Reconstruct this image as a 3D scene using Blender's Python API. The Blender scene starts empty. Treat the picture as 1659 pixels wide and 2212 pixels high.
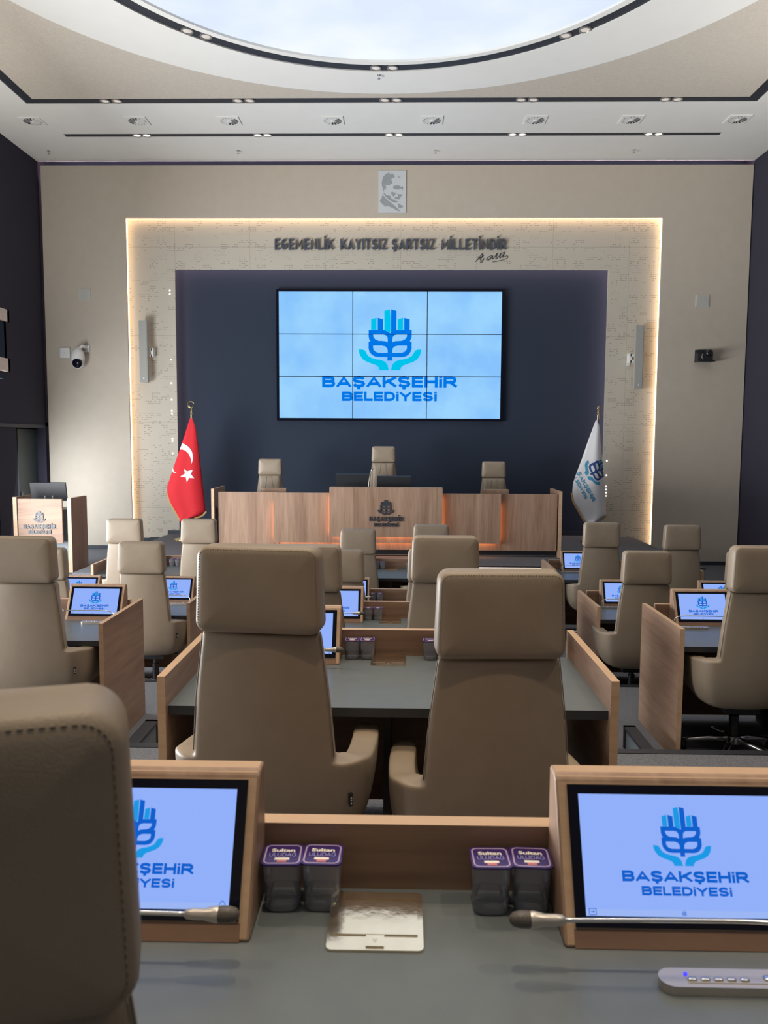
import bpy, bmesh, math, random
from mathutils import Vector, Matrix

# ------------------------------------------------------------------ camera, world, lights, exposure
SC = bpy.context.scene
COL = SC.collection
EYE = 2.33                      # camera height over the front floor
PITCH, YAW, ROLL = (math.radians(a) for a in (5.1454, -1.1294, 0.2849))
FPX = 1750.0
cd = bpy.data.cameras.new('camera')
cam = bpy.data.objects.new('camera', cd)
COL.objects.link(cam)
def cam_rot(p, y, r):
    B = Matrix(((1, 0, 0), (0, 0, -1), (0, 1, 0)))
    Rp = Matrix(((1, 0, 0), (0, math.cos(p), -math.sin(p)), (0, math.sin(p), math.cos(p))))
    Ry = Matrix(((math.cos(y), 0, -math.sin(y)), (0, 1, 0), (math.sin(y), 0, math.cos(y))))
    Rr = Matrix(((math.cos(r), -math.sin(r), 0), (math.sin(r), math.cos(r), 0), (0, 0, 1)))
    return Rr @ Rp @ Ry @ B
MW = cam_rot(PITCH, YAW, ROLL)
right, down, fwd = MW[0], MW[1], MW[2]
cam.matrix_world = Matrix(((right[0], -down[0], -fwd[0], 0), (right[1], -down[1], -fwd[1], 0), (right[2], -down[2], -fwd[2], EYE), (0, 0, 0, 1)))
cd.sensor_fit = 'HORIZONTAL'
cd.sensor_width = 36.0
cd.lens = 36.0 * FPX / 1659.0
cd.clip_start = 0.05
cd.dof.use_dof = True
cd.dof.focus_distance = 5.0
cd.dof.aperture_fstop = 12.0
SC.camera = cam

SC.view_settings.view_transform = 'Standard'
SC.view_settings.look = 'None'
SC.view_settings.exposure = 0.0
SC.view_settings.gamma = 1.0
SC.view_settings.use_curve_mapping = False

w = bpy.data.worlds.new('world'); SC.world = w
w.use_nodes = True
w.node_tree.nodes['Background'].inputs[0].default_value = (0.75, 0.85, 1.0, 1)
w.node_tree.nodes['Background'].inputs[1].default_value = 0.12

def area(name, loc, size, sizey, power, color, target=None, spread=180):
    l = bpy.data.lights.new(name, 'AREA'); l.shape = 'RECTANGLE'; l.size = size; l.size_y = sizey
    l.energy = power; l.color = color; l.spread = math.radians(spread)
    o = bpy.data.objects.new(name, l); o.location = loc
    d = Vector(target) - Vector(loc)
    o.rotation_euler = d.to_track_quat('-Z', 'Y').to_euler()
    COL.objects.link(o)
    return o
# daylight through the glazed left side under the balcony
area('window_daylight_left', (-6.5, 6.8, 1.45), 9.4, 2.2, 1500, (0.95, 0.97, 1.0), (0, 6.8, 3.2))
area('added_rear_fill', (-0.2, -5.7, 4.6), 11.0, 4.6, 22, (1.0, 0.90, 0.78), (-0.2, 3.0, 7.3))  # added weak fill from behind the camera, no known source
area('window_daylight_front_left', (-6.6, 13.75, 1.2), 1.0, 1.8, 60, (0.88, 0.94, 1.0), (-5.0, 15.2, 0.8), 150)
# added fills aimed up to brighten the ceiling, no known lamps
area('added_ceiling_fill', (-6.2, 7.5, 4.3), 0.7, 9.0, 210, (1.0, 0.97, 0.92), (-6.2, 7.5, 7.0))
area('added_ceiling_fill', (5.9, 6.5, 4.3), 0.7, 9.0, 250, (1.0, 0.97, 0.92), (5.9, 6.5, 7.0))
# light of the backlit ceiling dome (its visible sheet is built below)
SKY_STRENGTH = 1.05
def spot(name, loc, power, color, cone=70, blend=0.8, radius=0.06, target=None):
    l = bpy.data.lights.new(name, 'SPOT'); l.energy = power; l.color = color
    l.spot_size = math.radians(cone); l.spot_blend = blend; l.shadow_soft_size = radius
    o = bpy.data.objects.new(name, l); o.location = loc
    if target:
        o.rotation_euler = (Vector(target) - Vector(loc)).to_track_quat('-Z', 'Y').to_euler()
    COL.objects.link(o)
WARM = (1.0, 0.80, 0.58)
for x, y, p in ((-1.9, 3.9, 260), (1.5, 3.9, 200), (-0.2, 3.45, 320), (-3.4, 5.4, 150), (3.0, 5.4, 150)):
    spot('ring_downlight_beam', (x, y, 7.28), p, WARM, 75)
for x in (-3.6, -0.2, 3.2):
    spot('rear_downlight_beam', (x, 0.9, 7.25), 360, WARM, 80)

# ------------------------------------------------------------------ materials
def new_mat(name):
    m = bpy.data.materials.new(name); m.use_nodes = True
    nt = m.node_tree; b = nt.nodes['Principled BSDF']
    return m, nt, b
def flat(name, col, rough=0.5, metal=0.0, spec=0.5, emit=0.0, ecol=None):
    m, nt, b = new_mat(name)
    b.inputs['Base Color'].default_value = (*col, 1); b.inputs['Roughness'].default_value = rough
    b.inputs['Metallic'].default_value = metal; b.inputs['Specular IOR Level'].default_value = spec
    if emit:
        b.inputs['Emission Color'].default_value = (*(ecol or col), 1); b.inputs['Emission Strength'].default_value = emit
    return m
def noisy(name, c1, c2, scale, rough=0.7, bump=0.0, stretch=(1, 1, 1), detail=4, spec=0.3, bscale=None):
    m, nt, b = new_mat(name)
    tc = nt.nodes.new('ShaderNodeTexCoord'); mp = nt.nodes.new('ShaderNodeMapping'); mp.inputs['Scale'].default_value = stretch
    n = nt.nodes.new('ShaderNodeTexNoise'); n.inputs['Scale'].default_value = scale; n.inputs['Detail'].default_value = detail
    r = nt.nodes.new('ShaderNodeValToRGB'); r.color_ramp.elements[0].color = (*c1, 1); r.color_ramp.elements[1].color = (*c2, 1)
    r.color_ramp.elements[0].position = 0.3; r.color_ramp.elements[1].position = 0.7
    L = nt.links.new
    L(tc.outputs['Object'], mp.inputs[0]); L(mp.outputs[0], n.inputs['Vector']); L(n.outputs['Fac'], r.inputs[0]); L(r.outputs[0], b.inputs['Base Color'])
    b.inputs['Roughness'].default_value = rough; b.inputs['Specular IOR Level'].default_value = spec
    if bump:
        n2 = nt.nodes.new('ShaderNodeTexNoise'); n2.inputs['Scale'].default_value = bscale or scale * 3; n2.inputs['Detail'].default_value = 3
        L(mp.outputs[0], n2.inputs['Vector'])
        bp = nt.nodes.new('ShaderNodeBump'); bp.inputs['Strength'].default_value = bump; bp.inputs['Distance'].default_value = 0.01
        L(n2.outputs['Fac'], bp.inputs['Height']); L(bp.outputs[0], b.inputs['Normal'])
    return m
def wood(name, c1, c2, stretch, rough=0.45):
    m, nt, b = new_mat(name)
    tc = nt.nodes.new('ShaderNodeTexCoord'); mp = nt.nodes.new('ShaderNodeMapping'); mp.inputs['Scale'].default_value = stretch
    n = nt.nodes.new('ShaderNodeTexNoise'); n.inputs['Scale'].default_value = 1.0; n.inputs['Detail'].default_value = 6; n.inputs['Roughness'].default_value = 0.62
    n.inputs['Distortion'].default_value = 0.6
    n2 = nt.nodes.new('ShaderNodeTexNoise'); n2.inputs['Scale'].default_value = 0.23; n2.inputs['Detail'].default_value = 2
    mx = nt.nodes.new('ShaderNodeMath'); mx.operation = 'MULTIPLY_ADD'; mx.inputs[1].default_value = 0.55
    m2 = nt.nodes.new('ShaderNodeMath'); m2.operation = 'MULTIPLY'; m2.inputs[1].default_value = 0.45
    r = nt.nodes.new('ShaderNodeValToRGB'); r.color_ramp.elements[0].color = (*c1, 1); r.color_ramp.elements[1].color = (*c2, 1)
    r.color_ramp.elements[0].position = 0.36; r.color_ramp.elements[1].position = 0.64
    L = nt.links.new
    L(tc.outputs['Object'], mp.inputs[0]); L(mp.outputs[0], n.inputs['Vector']); L(mp.outputs[0], n2.inputs['Vector'])
    L(n2.outputs['Fac'], m2.inputs[0]); L(n.outputs['Fac'], mx.inputs[0]); L(m2.outputs[0], mx.inputs[2])
    L(mx.outputs[0], r.inputs[0]); L(r.outputs[0], b.inputs['Base Color'])
    b.inputs['Roughness'].default_value = rough; b.inputs['Specular IOR Level'].default_value = 0.35
    return m
WC1, WC2 = (0.235, 0.140, 0.092), (0.385, 0.255, 0.175)
M = {}
M['wood_up'] = wood('wood vertical grain', WC1, WC2, (26, 26, 1.6))
M['wood_deep'] = wood('wood grain along the desk', WC1, WC2, (20, 1.8, 22))
M['wood_wide'] = wood('wood grain across the desk', (0.20, 0.115, 0.075), (0.33, 0.205, 0.135), (1.8, 20, 22))
M['wood_edge'] = wood('light wood edge band', (0.47, 0.31, 0.19), (0.58, 0.40, 0.26), (3, 3, 40))
M['leather'] = noisy('taupe leather', (0.270, 0.212, 0.150), (0.296, 0.236, 0.170), 9, 0.42, 0.12, bscale=420, spec=0.45)
M['leather_dark'] = flat('leather seam', (0.16, 0.13, 0.10), 0.6)
M['thread'] = flat('seam thread', (0.20, 0.155, 0.11), 0.7)
M['desk_top'] = noisy('grey green laminate', (0.112, 0.131, 0.136), (0.126, 0.145, 0.150), 14, 0.36, 0.03, bscale=300, spec=0.5)
M['desk_edge'] = flat('dark desk edge band', (0.030, 0.033, 0.037), 0.45)
M['black'] = flat('black', (0.012, 0.012, 0.015), 0.45)
M['gloss_black'] = flat('glossy black bezel', (0.005, 0.006, 0.014), 0.15, spec=0.12)
M['screen_black'] = flat('matt black plastic', (0.018, 0.020, 0.024), 0.5)
M['underside'] = flat('dark under desk board', (0.03, 0.027, 0.027), 0.7)
M['steel'] = flat('polished aluminium', (0.62, 0.62, 0.62), 0.22, 1.0)
M['dark_steel'] = flat('dark steel', (0.06, 0.06, 0.065), 0.35, 0.8)
M['silver'] = flat('silver plastic', (0.52, 0.48, 0.43), 0.33, 0.6)
M['chrome'] = noisy('champagne chrome plate', (0.80, 0.68, 0.50), (0.88, 0.76, 0.58), 20, 0.16, 0.08, bscale=30)
M['chrome'].node_tree.nodes['Principled BSDF'].inputs['Metallic'].default_value = 1.0
M['gold'] = flat('gold finial', (0.85, 0.66, 0.30), 0.2, 1.0)
M['fringe'] = noisy('gold fringe', (0.42, 0.27, 0.10), (0.60, 0.42, 0.18), 120, 0.7)
M['white_paint'] = noisy('white ceiling paint', (0.74, 0.735, 0.70), (0.76, 0.755, 0.72), 3, 0.8)
M['ceiling_beige'] = noisy('beige plaster', (0.50, 0.455, 0.39), (0.56, 0.51, 0.44), 26, 0.85, 0.1)
M['beige_wall'] = noisy('beige cladding', (0.490, 0.430, 0.352), (0.515, 0.455, 0.375), 5, 0.75, 0.05, bscale=200)
M['navy'] = noisy('navy fabric wall', (0.023, 0.032, 0.052), (0.030, 0.041, 0.065), 160, 0.9, 0.1)
M['side_wall'] = noisy('dark aubergine side wall', (0.032, 0.030, 0.046), (0.042, 0.039, 0.060), 160, 0.9, 0.1)
M['slot_black'] = flat('black ceiling channel', (0.020, 0.024, 0.034), 0.6)
M['carpet'] = noisy('grey carpet', (0.095, 0.098, 0.108), (0.185, 0.190, 0.205), 130, 0.95, 0.3, detail=6, spec=0.1)
M['nosing'] = flat('black nosing', (0.02, 0.022, 0.028), 0.4)
M['skirting'] = flat('dark skirting', (0.028, 0.033, 0.045), 0.5)
M['letter'] = flat('slate lettering', (0.055, 0.068, 0.095), 0.45)
M['letter_dark'] = flat('dark graphite lettering', (0.038, 0.044, 0.054), 0.4)
M['plate_white'] = flat('off white plastic', (0.70, 0.70, 0.68), 0.4)
M['plaque'] = flat('pale grey plaque', (0.56, 0.58, 0.59), 0.5)
M['plaque_dark'] = flat('grey relief', (0.30, 0.325, 0.33), 0.5)
M['vent_panel'] = flat('wall speaker grille', (0.53, 0.52, 0.48), 0.6)
M['speaker_grey'] = noisy('grey speaker cloth', (0.34, 0.34, 0.31), (0.38, 0.38, 0.35), 200, 0.6)
M['red'] = flat('red flag cloth', (0.62, 0.025, 0.035), 0.7, spec=0.2)
M['flag_white'] = flat('white flag cloth', (0.78, 0.77, 0.78), 0.75, spec=0.2)
M['flag_blue'] = flat('printed navy blue', (0.02, 0.065, 0.23), 0.7)
M['flag_cyan'] = flat('printed cyan blue', (0.05, 0.30, 0.48), 0.7)
M['lectern_grey'] = flat('grey blue laminate', (0.17, 0.205, 0.225), 0.5)
M['lens'] = flat('downlight lens', (0.5, 0.48, 0.45), 0.15, 0.3, emit=0.35, ecol=(1, 0.9, 0.8))
M['lens_lit'] = flat('lit downlight lens', (0.9, 0.85, 0.8), 0.2, emit=1.3, ecol=(1, 0.93, 0.82))
M['lens_ring'] = flat('downlight rim', (0.20, 0.19, 0.185), 0.4)
M['lid'] = flat('purple foil lid', (0.055, 0.028, 0.17), 0.22, 0.3)
M['lid_border'] = flat('lilac foil border', (0.55, 0.42, 0.60), 0.25, 0.3)
M['lid_text'] = flat('cream lid lettering', (0.85, 0.80, 0.70), 0.4)
M['lid_thin'] = flat('pale blue lid lettering', (0.28, 0.27, 0.55), 0.4)
M['lid_red'] = flat('red lid mark', (0.60, 0.18, 0.20), 0.4)
M['mesh'] = noisy('dark microphone mesh', (0.03, 0.028, 0.025), (0.17, 0.15, 0.13), 900, 0.4)
M['led_warm'] = flat('warm strip light', (1, 0.8, 0.6), 0.5, emit=4.0, ecol=(1.0, 0.68, 0.42))
M['led_front'] = flat('bright stair strip light', (1, 0.9, 0.8), 0.5, emit=1.6, ecol=(1.0, 0.88, 0.78))
M['led_pink'] = flat('dim niche strip light', (1, 0.8, 0.8), 0.5, emit=3.5, ecol=(1.0, 0.68, 0.70))
M['led_top'] = flat('purple strip light', (1, 0.8, 0.9), 0.5, emit=22.0, ecol=(1.0, 0.72, 0.85))
M['led_orange'] = flat('orange strip light', (1, 0.6, 0.3), 0.5, emit=8.0, ecol=(1.0, 0.40, 0.15))
M['hole_light'] = flat('light through holes', (1, 0.95, 0.85), 0.5, emit=2.5, ecol=(1, 0.95, 0.85))
M['blue_led'] = flat('blue indicator light', (0.02, 0.02, 0.9), 0.3, emit=2.0, ecol=(0.02, 0.02, 1.0))
M['door_green'] = flat('dark grey green door', (0.045, 0.058, 0.058), 0.4)
M['balcony_wood'] = wood('balcony board with painted light', (0.74, 0.60, 0.49), (0.82, 0.68, 0.56), (30, 1.5, 30))  # tone raised to stand for the light falling on the bands
M['dark_glass'] = flat('dark balcony infill', (0.012, 0.018, 0.030), 0.2)
def emis(name, col, s):
    m = bpy.data.materials.new(name); m.use_nodes = True; nt = m.node_tree
    nt.nodes.remove(nt.nodes['Principled BSDF'])
    e = nt.nodes.new('ShaderNodeEmission'); e.inputs[0].default_value = (*col, 1); e.inputs[1].default_value = s
    nt.links.new(e.outputs[0], nt.nodes['Material Output'].inputs[0])
    return m
M['scr_bg'] = emis('small screen blue white', (0.285, 0.435, 0.95), 1.0)
M['scr_bar'] = emis('small screen bar', (0.33, 0.47, 0.90), 1.0)
M['scr_dark'] = emis('small screen blue ink', (0.005, 0.115, 0.60), 1.0)
M['scr_light'] = emis('small screen cyan ink', (0.012, 0.32, 0.78), 1.0)
M['wall_dark'] = emis('video wall blue ink', (0.0, 0.185, 0.80), 1.0)
M['wall_light'] = emis('video wall cyan ink', (0.0, 0.55, 0.84), 1.0)
def video_bg():
    m = emis('video wall pale blue', (0.3, 0.6, 1), 1.0); nt = m.node_tree
    tc = nt.nodes.new('ShaderNodeTexCoord'); n = nt.nodes.new('ShaderNodeTexNoise'); n.inputs['Scale'].default_value = 1.3; n.inputs['Detail'].default_value = 3
    r = nt.nodes.new('ShaderNodeValToRGB'); r.color_ramp.elements[0].color = (0.245, 0.545, 0.98, 1); r.color_ramp.elements[1].color = (0.33, 0.66, 0.99, 1)
    r.color_ramp.elements[0].position = 0.35; r.color_ramp.elements[1].position = 0.65
    nt.links.new(tc.outputs['Object'], n.inputs['Vector']); nt.links.new(n.outputs['Fac'], r.inputs[0]); nt.links.new(r.outputs[0], nt.nodes['Emission'].inputs[0])
    return m
M['wall_bg'] = video_bg()
def sky_sheet():
    m = emis('backlit dome sheet', (1, 1, 1), SKY_STRENGTH); nt = m.node_tree
    tc = nt.nodes.new('ShaderNodeTexCoord'); n = nt.nodes.new('ShaderNodeTexNoise'); n.inputs['Scale'].default_value = 0.55; n.inputs['Detail'].default_value = 6
    r = nt.nodes.new('ShaderNodeValToRGB'); r.color_ramp.elements[0].color = (0.72, 0.81, 0.95, 1); r.color_ramp.elements[1].color = (0.88, 0.94, 1.0, 1)
    r.color_ramp.elements[0].position = 0.38; r.color_ramp.elements[1].position = 0.62
    nt.links.new(tc.outputs['Object'], n.inputs['Vector']); nt.links.new(n.outputs['Fac'], r.inputs[0]); nt.links.new(r.outputs[0], nt.nodes['Emission'].inputs[0])
    return m
M['dome'] = sky_sheet()
def water_mat():
    m = bpy.data.materials.new('clear cup of water'); m.use_nodes = True; nt = m.node_tree
    nt.nodes.remove(nt.nodes['Principled BSDF'])
    t = nt.nodes.new('ShaderNodeBsdfTransparent'); t.inputs[0].default_value = (0.93, 0.94, 0.97, 1)
    g = nt.nodes.new('ShaderNodeBsdfGlossy'); g.inputs['Color'].default_value = (0.9, 0.93, 1.0, 1); g.inputs['Roughness'].default_value = 0.12
    f = nt.nodes.new('ShaderNodeFresnel'); f.inputs['IOR'].default_value = 1.5
    n = nt.nodes.new('ShaderNodeTexNoise'); n.inputs['Scale'].default_value = 60
    tc = nt.nodes.new('ShaderNodeTexCoord'); b = nt.nodes.new('ShaderNodeBump'); b.inputs['Strength'].default_value = 0.25; b.inputs['Distance'].default_value = 0.01
    mx = nt.nodes.new('ShaderNodeMixShader'); L = nt.links.new
    L(tc.outputs['Object'], n.inputs['Vector']); L(n.outputs['Fac'], b.inputs['Height']); L(b.outputs[0], g.inputs['Normal'])
    d = nt.nodes.new('ShaderNodeBsdfDiffuse'); d.inputs[0].default_value = (0.55, 0.56, 0.62, 1)
    m2 = nt.nodes.new('ShaderNodeMixShader'); m2.inputs[0].default_value = 0.25
    L(t.outputs[0], m2.inputs[1]); L(d.outputs[0], m2.inputs[2])
    L(f.outputs[0], mx.inputs[0]); L(m2.outputs[0], mx.inputs[1]); L(g.outputs[0], mx.inputs[2]); L(mx.outputs[0], nt.nodes['Material Output'].inputs[0])
    return m
M['water'] = water_mat()
def perforated():
    m, nt, b = new_mat('perforated beige panel')
    N = nt.nodes.new; L = nt.links.new
    def mth(op, a, bb=None, c=None):
        n = N('ShaderNodeMath'); n.operation = op
        for i, v in enumerate((a, bb, c)):
            if v is None: continue
            if isinstance(v, (int, float)): n.inputs[i].default_value = v
            else: L(v, n.inputs[i])
        return n.outputs[0]
    tc = N('ShaderNodeTexCoord'); sp = N('ShaderNodeSeparateXYZ'); L(tc.outputs['Object'], sp.inputs[0])
    x = mth('DIVIDE', sp.outputs[0], 0.042); z = mth('DIVIDE', sp.outputs[2], 0.038)
    fx, fz = mth('FLOOR', x), mth('FLOOR', z)
    rx, rz = mth('FRACT', x), mth('FRACT', z)
    cb = N('ShaderNodeCombineXYZ'); L(fx, cb.inputs[0]); L(fz, cb.inputs[1])
    wn = N('ShaderNodeTexWhiteNoise'); wn.noise_dimensions = '2D'; L(cb.outputs[0], wn.inputs['Vector'])
    bx, bz = mth('FLOOR', mth('DIVIDE', fx, 4.0)), mth('FLOOR', mth('DIVIDE', fz, 2.0))
    cb2 = N('ShaderNodeCombineXYZ'); L(bx, cb2.inputs[0]); L(bz, cb2.inputs[1]); cb2.inputs[2].default_value = 3.3
    wn2 = N('ShaderNodeTexWhiteNoise'); wn2.noise_dimensions = '3D'; L(cb2.outputs[0], wn2.inputs['Vector'])
    p = mth('GREATER_THAN', wn2.outputs['Value'], 0.66)
    q = mth('GREATER_THAN', wn.outputs['Value'], 0.40)
    q2 = mth('GREATER_THAN', wn.outputs['Value'], 0.96)
    sel = mth('MAXIMUM', mth('MULTIPLY', p, q), q2)
    dash = mth('MULTIPLY', mth('LESS_THAN', mth('ABSOLUTE', mth('SUBTRACT', rx, 0.5)), 0.36), mth('LESS_THAN', mth('ABSOLUTE', mth('SUBTRACT', rz, 0.5)), 0.14))
    hole = mth('MULTIPLY', sel, dash)
    # panel joints every 1.75 m
    j = mth('LESS_THAN', mth('FRACT', mth('DIVIDE', mth('ADD', sp.outputs[2], 0.62), 1.62)), 0.006)
    k = mth('LESS_THAN', mth('FRACT', mth('DIVIDE', mth('ADD', sp.outputs[0], 4.22), 1.4)), 0.006)
    jt = mth('MULTIPLY', mth('MAXIMUM', j, k), 0.5)
    f = mth('MAXIMUM', hole, jt)
    mx = N('ShaderNodeMix'); mx.data_type = 'RGBA'; L(f, mx.inputs[0])
    mx.inputs[6].default_value = (0.50, 0.46, 0.385, 1); mx.inputs[7].default_value = (0.28, 0.25, 0.21, 1)
    L(mx.outputs[2], b.inputs['Base Color']); b.inputs['Roughness'].default_value = 0.7; b.inputs['Specular IOR Level'].default_value = 0.3
    return m
M['perforated'] = perforated()

# ------------------------------------------------------------------ helpers
def link(name, mesh, mats, parent=None, smooth=False):
    for mm in (mats if isinstance(mats, (list, tuple)) else [mats]): mesh.materials.append(M[mm])
    mesh.name = name
    o = bpy.data.objects.new(name, mesh); COL.objects.link(o)
    if parent: o.parent = parent
    if smooth:
        for p in mesh.polygons: p.use_smooth = True
    return o
def fin(bm, name, mats, parent=None, smooth=False, bevel=0.0, seg=2):
    if bevel:
        es = [e for e in bm.edges if len(e.link_faces) == 2 and e.calc_face_angle(0) > 0.5]
        bmesh.ops.bevel(bm, geom=es, offset=bevel, segments=seg, profile=0.5, affect='EDGES', clamp_overlap=True)
    bmesh.ops.recalc_face_normals(bm, faces=bm.faces)
    me = bpy.data.meshes.new(name); bm.to_mesh(me); bm.free()
    o = link(name, me, mats, parent, smooth)
    if smooth == 'auto':
        for p in me.polygons: p.use_smooth = True
        me.set_sharp_from_angle(angle=math.radians(40))
    return o
def B(): return bmesh.new()
def box(bm, x0, x1, y0, y1, z0, z1, mi=0, mat=None):
    c = [(x0, y0, z0), (x1, y0, z0), (x1, y1, z0), (x0, y1, z0), (x0, y0, z1), (x1, y0, z1), (x1, y1, z1), (x0, y1, z1)]
    v = [bm.verts.new(mat @ Vector(p) if mat else p) for p in c]
    fs = []
    for i in ((0, 3, 2, 1), (4, 5, 6, 7), (0, 1, 5, 4), (1, 2, 6, 5), (2, 3, 7, 6), (3, 0, 4, 7)):
        f = bm.faces.new([v[k] for k in i]); f.material_index = mi; fs.append(f)
    return fs       # bottom, top, near(-y), right(+x), far(+y), left(-x)
def prism(bm, pts, lo, hi, axis='x', mi=0):
    """pts are 2D; axis x: (y,z); axis y: (x,z); axis z: (x,y)"""
    def P(a, b, t):
        return {'x': (t, a, b), 'y': (a, t, b), 'z': (a, b, t)}[axis]
    v0 = [bm.verts.new(P(a, b, lo)) for a, b in pts]; v1 = [bm.verts.new(P(a, b, hi)) for a, b in pts]
    fs = [bm.faces.new(v0), bm.faces.new(v1[::-1])]
    n = len(pts)
    for i in range(n):
        fs.append(bm.faces.new((v0[i], v1[i], v1[(i + 1) % n], v0[(i + 1) % n])))
    for f in fs: f.material_index = mi
    return fs
def tube(bm, path, r, n=8, mi=0, cap=True):
    path = [Vector(p) for p in path]; rings = []
    rs = r if isinstance(r, (list, tuple)) else [r] * len(path)
    prev = None
    for i, p in enumerate(path):
        t = (path[min(i + 1, len(path) - 1)] - path[max(i - 1, 0)]).normalized()
        if prev is None:
            a = Vector((0, 0, 1)) if abs(t.z) < 0.9 else Vector((1, 0, 0))
            u = t.cross(a).normalized()
        else:
            u = (prev - t * prev.dot(t)).normalized()
        prev = u; vv = t.cross(u)
        rings.append([bm.verts.new(p + (u * math.cos(2 * math.pi * k / n) + vv * math.sin(2 * math.pi * k / n)) * rs[i]) for k in range(n)])
    for a, b in zip(rings, rings[1:]):
        for k in range(n):
            f = bm.faces.new((a[k], a[(k + 1) % n], b[(k + 1) % n], b[k])); f.material_index = mi
    if cap:
        bm.faces.new(rings[0][::-1]).material_index = mi; bm.faces.new(rings[-1]).material_index = mi
def lathe(bm, prof, n=16, mat=None, mi=0):
    rings = []
    for r, z in prof:
        rings.append([bm.verts.new((mat or Matrix()) @ Vector((max(r, 1e-4) * math.cos(2 * math.pi * k / n), max(r, 1e-4) * math.sin(2 * math.pi * k / n), z))) for k in range(n)])
    for a, b in zip(rings, rings[1:]):
        for k in range(n):
            bm.faces.new((a[k], a[(k + 1) % n], b[(k + 1) % n], b[k])).material_index = mi
    bm.faces.new(rings[0][::-1]).material_index = mi; bm.faces.new(rings[-1]).material_index = mi
def cushion(bm, w, d, h, r, cuts=9, bulge=(0, 0, 0), taper=0.0):
    """rounded box centred on the origin; bulge pushes faces out in their middle; taper narrows the top"""
    base = len(bm.verts); bm.verts.ensure_lookup_table()
    t = bmesh.new(); bmesh.ops.create_cube(t, size=2)
    bmesh.ops.subdivide_edges(t, edges=t.edges, cuts=cuts, use_grid_fill=True)
    hw = Vector((w / 2, d / 2, h / 2)); idx = {}
    def warp(c):   # denser near the rims
        return math.copysign(abs(c) ** 0.75, c)
    for v in t.verts:
        n = Vector((warp(v.co.x), warp(v.co.y), warp(v.co.z)))
        p = Vector((n.x * hw.x, n.y * hw.y, n.z * hw.z))
        i = Vector([max(-hw[k] + r, min(hw[k] - r, p[k])) for k in range(3)])
        dd = p - i
        p = i + dd.normalized() * r if dd.length > 1e-6 else p
        for k in range(3):
            if bulge[k]:
                a, b = [q for q in range(3) if q != k]
                p[k] += bulge[k] * (p[k] / hw[k]) * (1 - (p[a] / hw[a]) ** 2) * (1 - (p[b] / hw[b]) ** 2)
        p.x *= 1 - taper * (p.z / h + 0.5)
        idx[v] = bm.verts.new(p)
    for f in t.faces: bm.faces.new([idx[v] for v in f.verts])
    t.free()
    return list(idx.values())
def move(verts, m):
    for v in verts: v.co = m @ v.co
def empty(name, loc, rz=0.0):
    o = bpy.data.objects.new(name, None); o.location = loc; o.rotation_euler = (0, 0, rz); o.empty_display_size = 0.1
    COL.objects.link(o); return o
def tag(o, label, cat, group=None):
    o['label'] = label; o['category'] = cat
    if group: o['group'] = group
    return o
def struct(o): o['kind'] = 'structure'; return o
def copy_tree(o, parent=None):
    c = o.copy(); COL.objects.link(c)
    if parent: c.parent = parent
    for ch in list(KIDS.get(o, [])): KIDS.setdefault(c, []).append(copy_tree(ch, c))
    return c
KIDS = {}
def reg(root):
    for o in list(COL.objects):
        if o.parent:
            l = KIDS.setdefault(o.parent, [])
            if o not in l: l.append(o)

# flat lettering and emblem --------------------------------------------------
def curve_mesh(cu):
    o = bpy.data.objects.new('tmp', cu); COL.objects.link(o)
    bpy.context.view_layer.update()
    me = bpy.data.meshes.new_from_object(o.evaluated_get(bpy.context.evaluated_depsgraph_get()))
    bpy.data.objects.remove(o); bpy.data.curves.remove(cu)
    return me
def raw_text(s, bold=0.0, depth=0.0, spacing=1.0):
    cu = bpy.data.curves.new('t', 'FONT'); cu.body = s; cu.size = 1.0; cu.offset = bold; cu.extrude = depth
    cu.resolution_u = 3; cu.space_character = spacing
    return curve_mesh(cu)
def text_mesh(s, width, cap, bold=0.02, depth=0.0, spacing=1.0):
    """lettering in local XY, centred in x, baseline y = 0, scaled to the given width and capital height"""
    ref = raw_text('H', bold); hh = max(v.co.y for v in ref.vertices); h0 = min(v.co.y for v in ref.vertices); bpy.data.meshes.remove(ref)
    me = raw_text(s, bold, depth, spacing)
    xs = [v.co.x for v in me.vertices]; x0, x1 = min(xs), max(xs)
    sx, sy = width / (x1 - x0), cap / (hh - h0)
    for v in me.vertices:
        v.co.x = (v.co.x - (x0 + x1) / 2) * sx; v.co.y = (v.co.y - h0) * sy
    return me
def arc(cx_, cy_, rx, ry, a0, a1, n=8): return [(cx_ + rx * math.cos(math.radians(a0 + (a1 - a0) * k / n)), cy_ + ry * math.sin(math.radians(a0 + (a1 - a0) * k / n))) for k in range(n + 1)]
S_ = [(.96, .78), (.86, .94), (.62, 1), (.36, 1), (.12, .93), (.03, .75), (.12, .59), (.4, .52), (.64, .48), (.89, .41), (.98, .25), (.88, .06), (.62, 0), (.36, 0), (.12, .06), (.02, .22)]
STEM = [(0, 0), (0, 1)]
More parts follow.
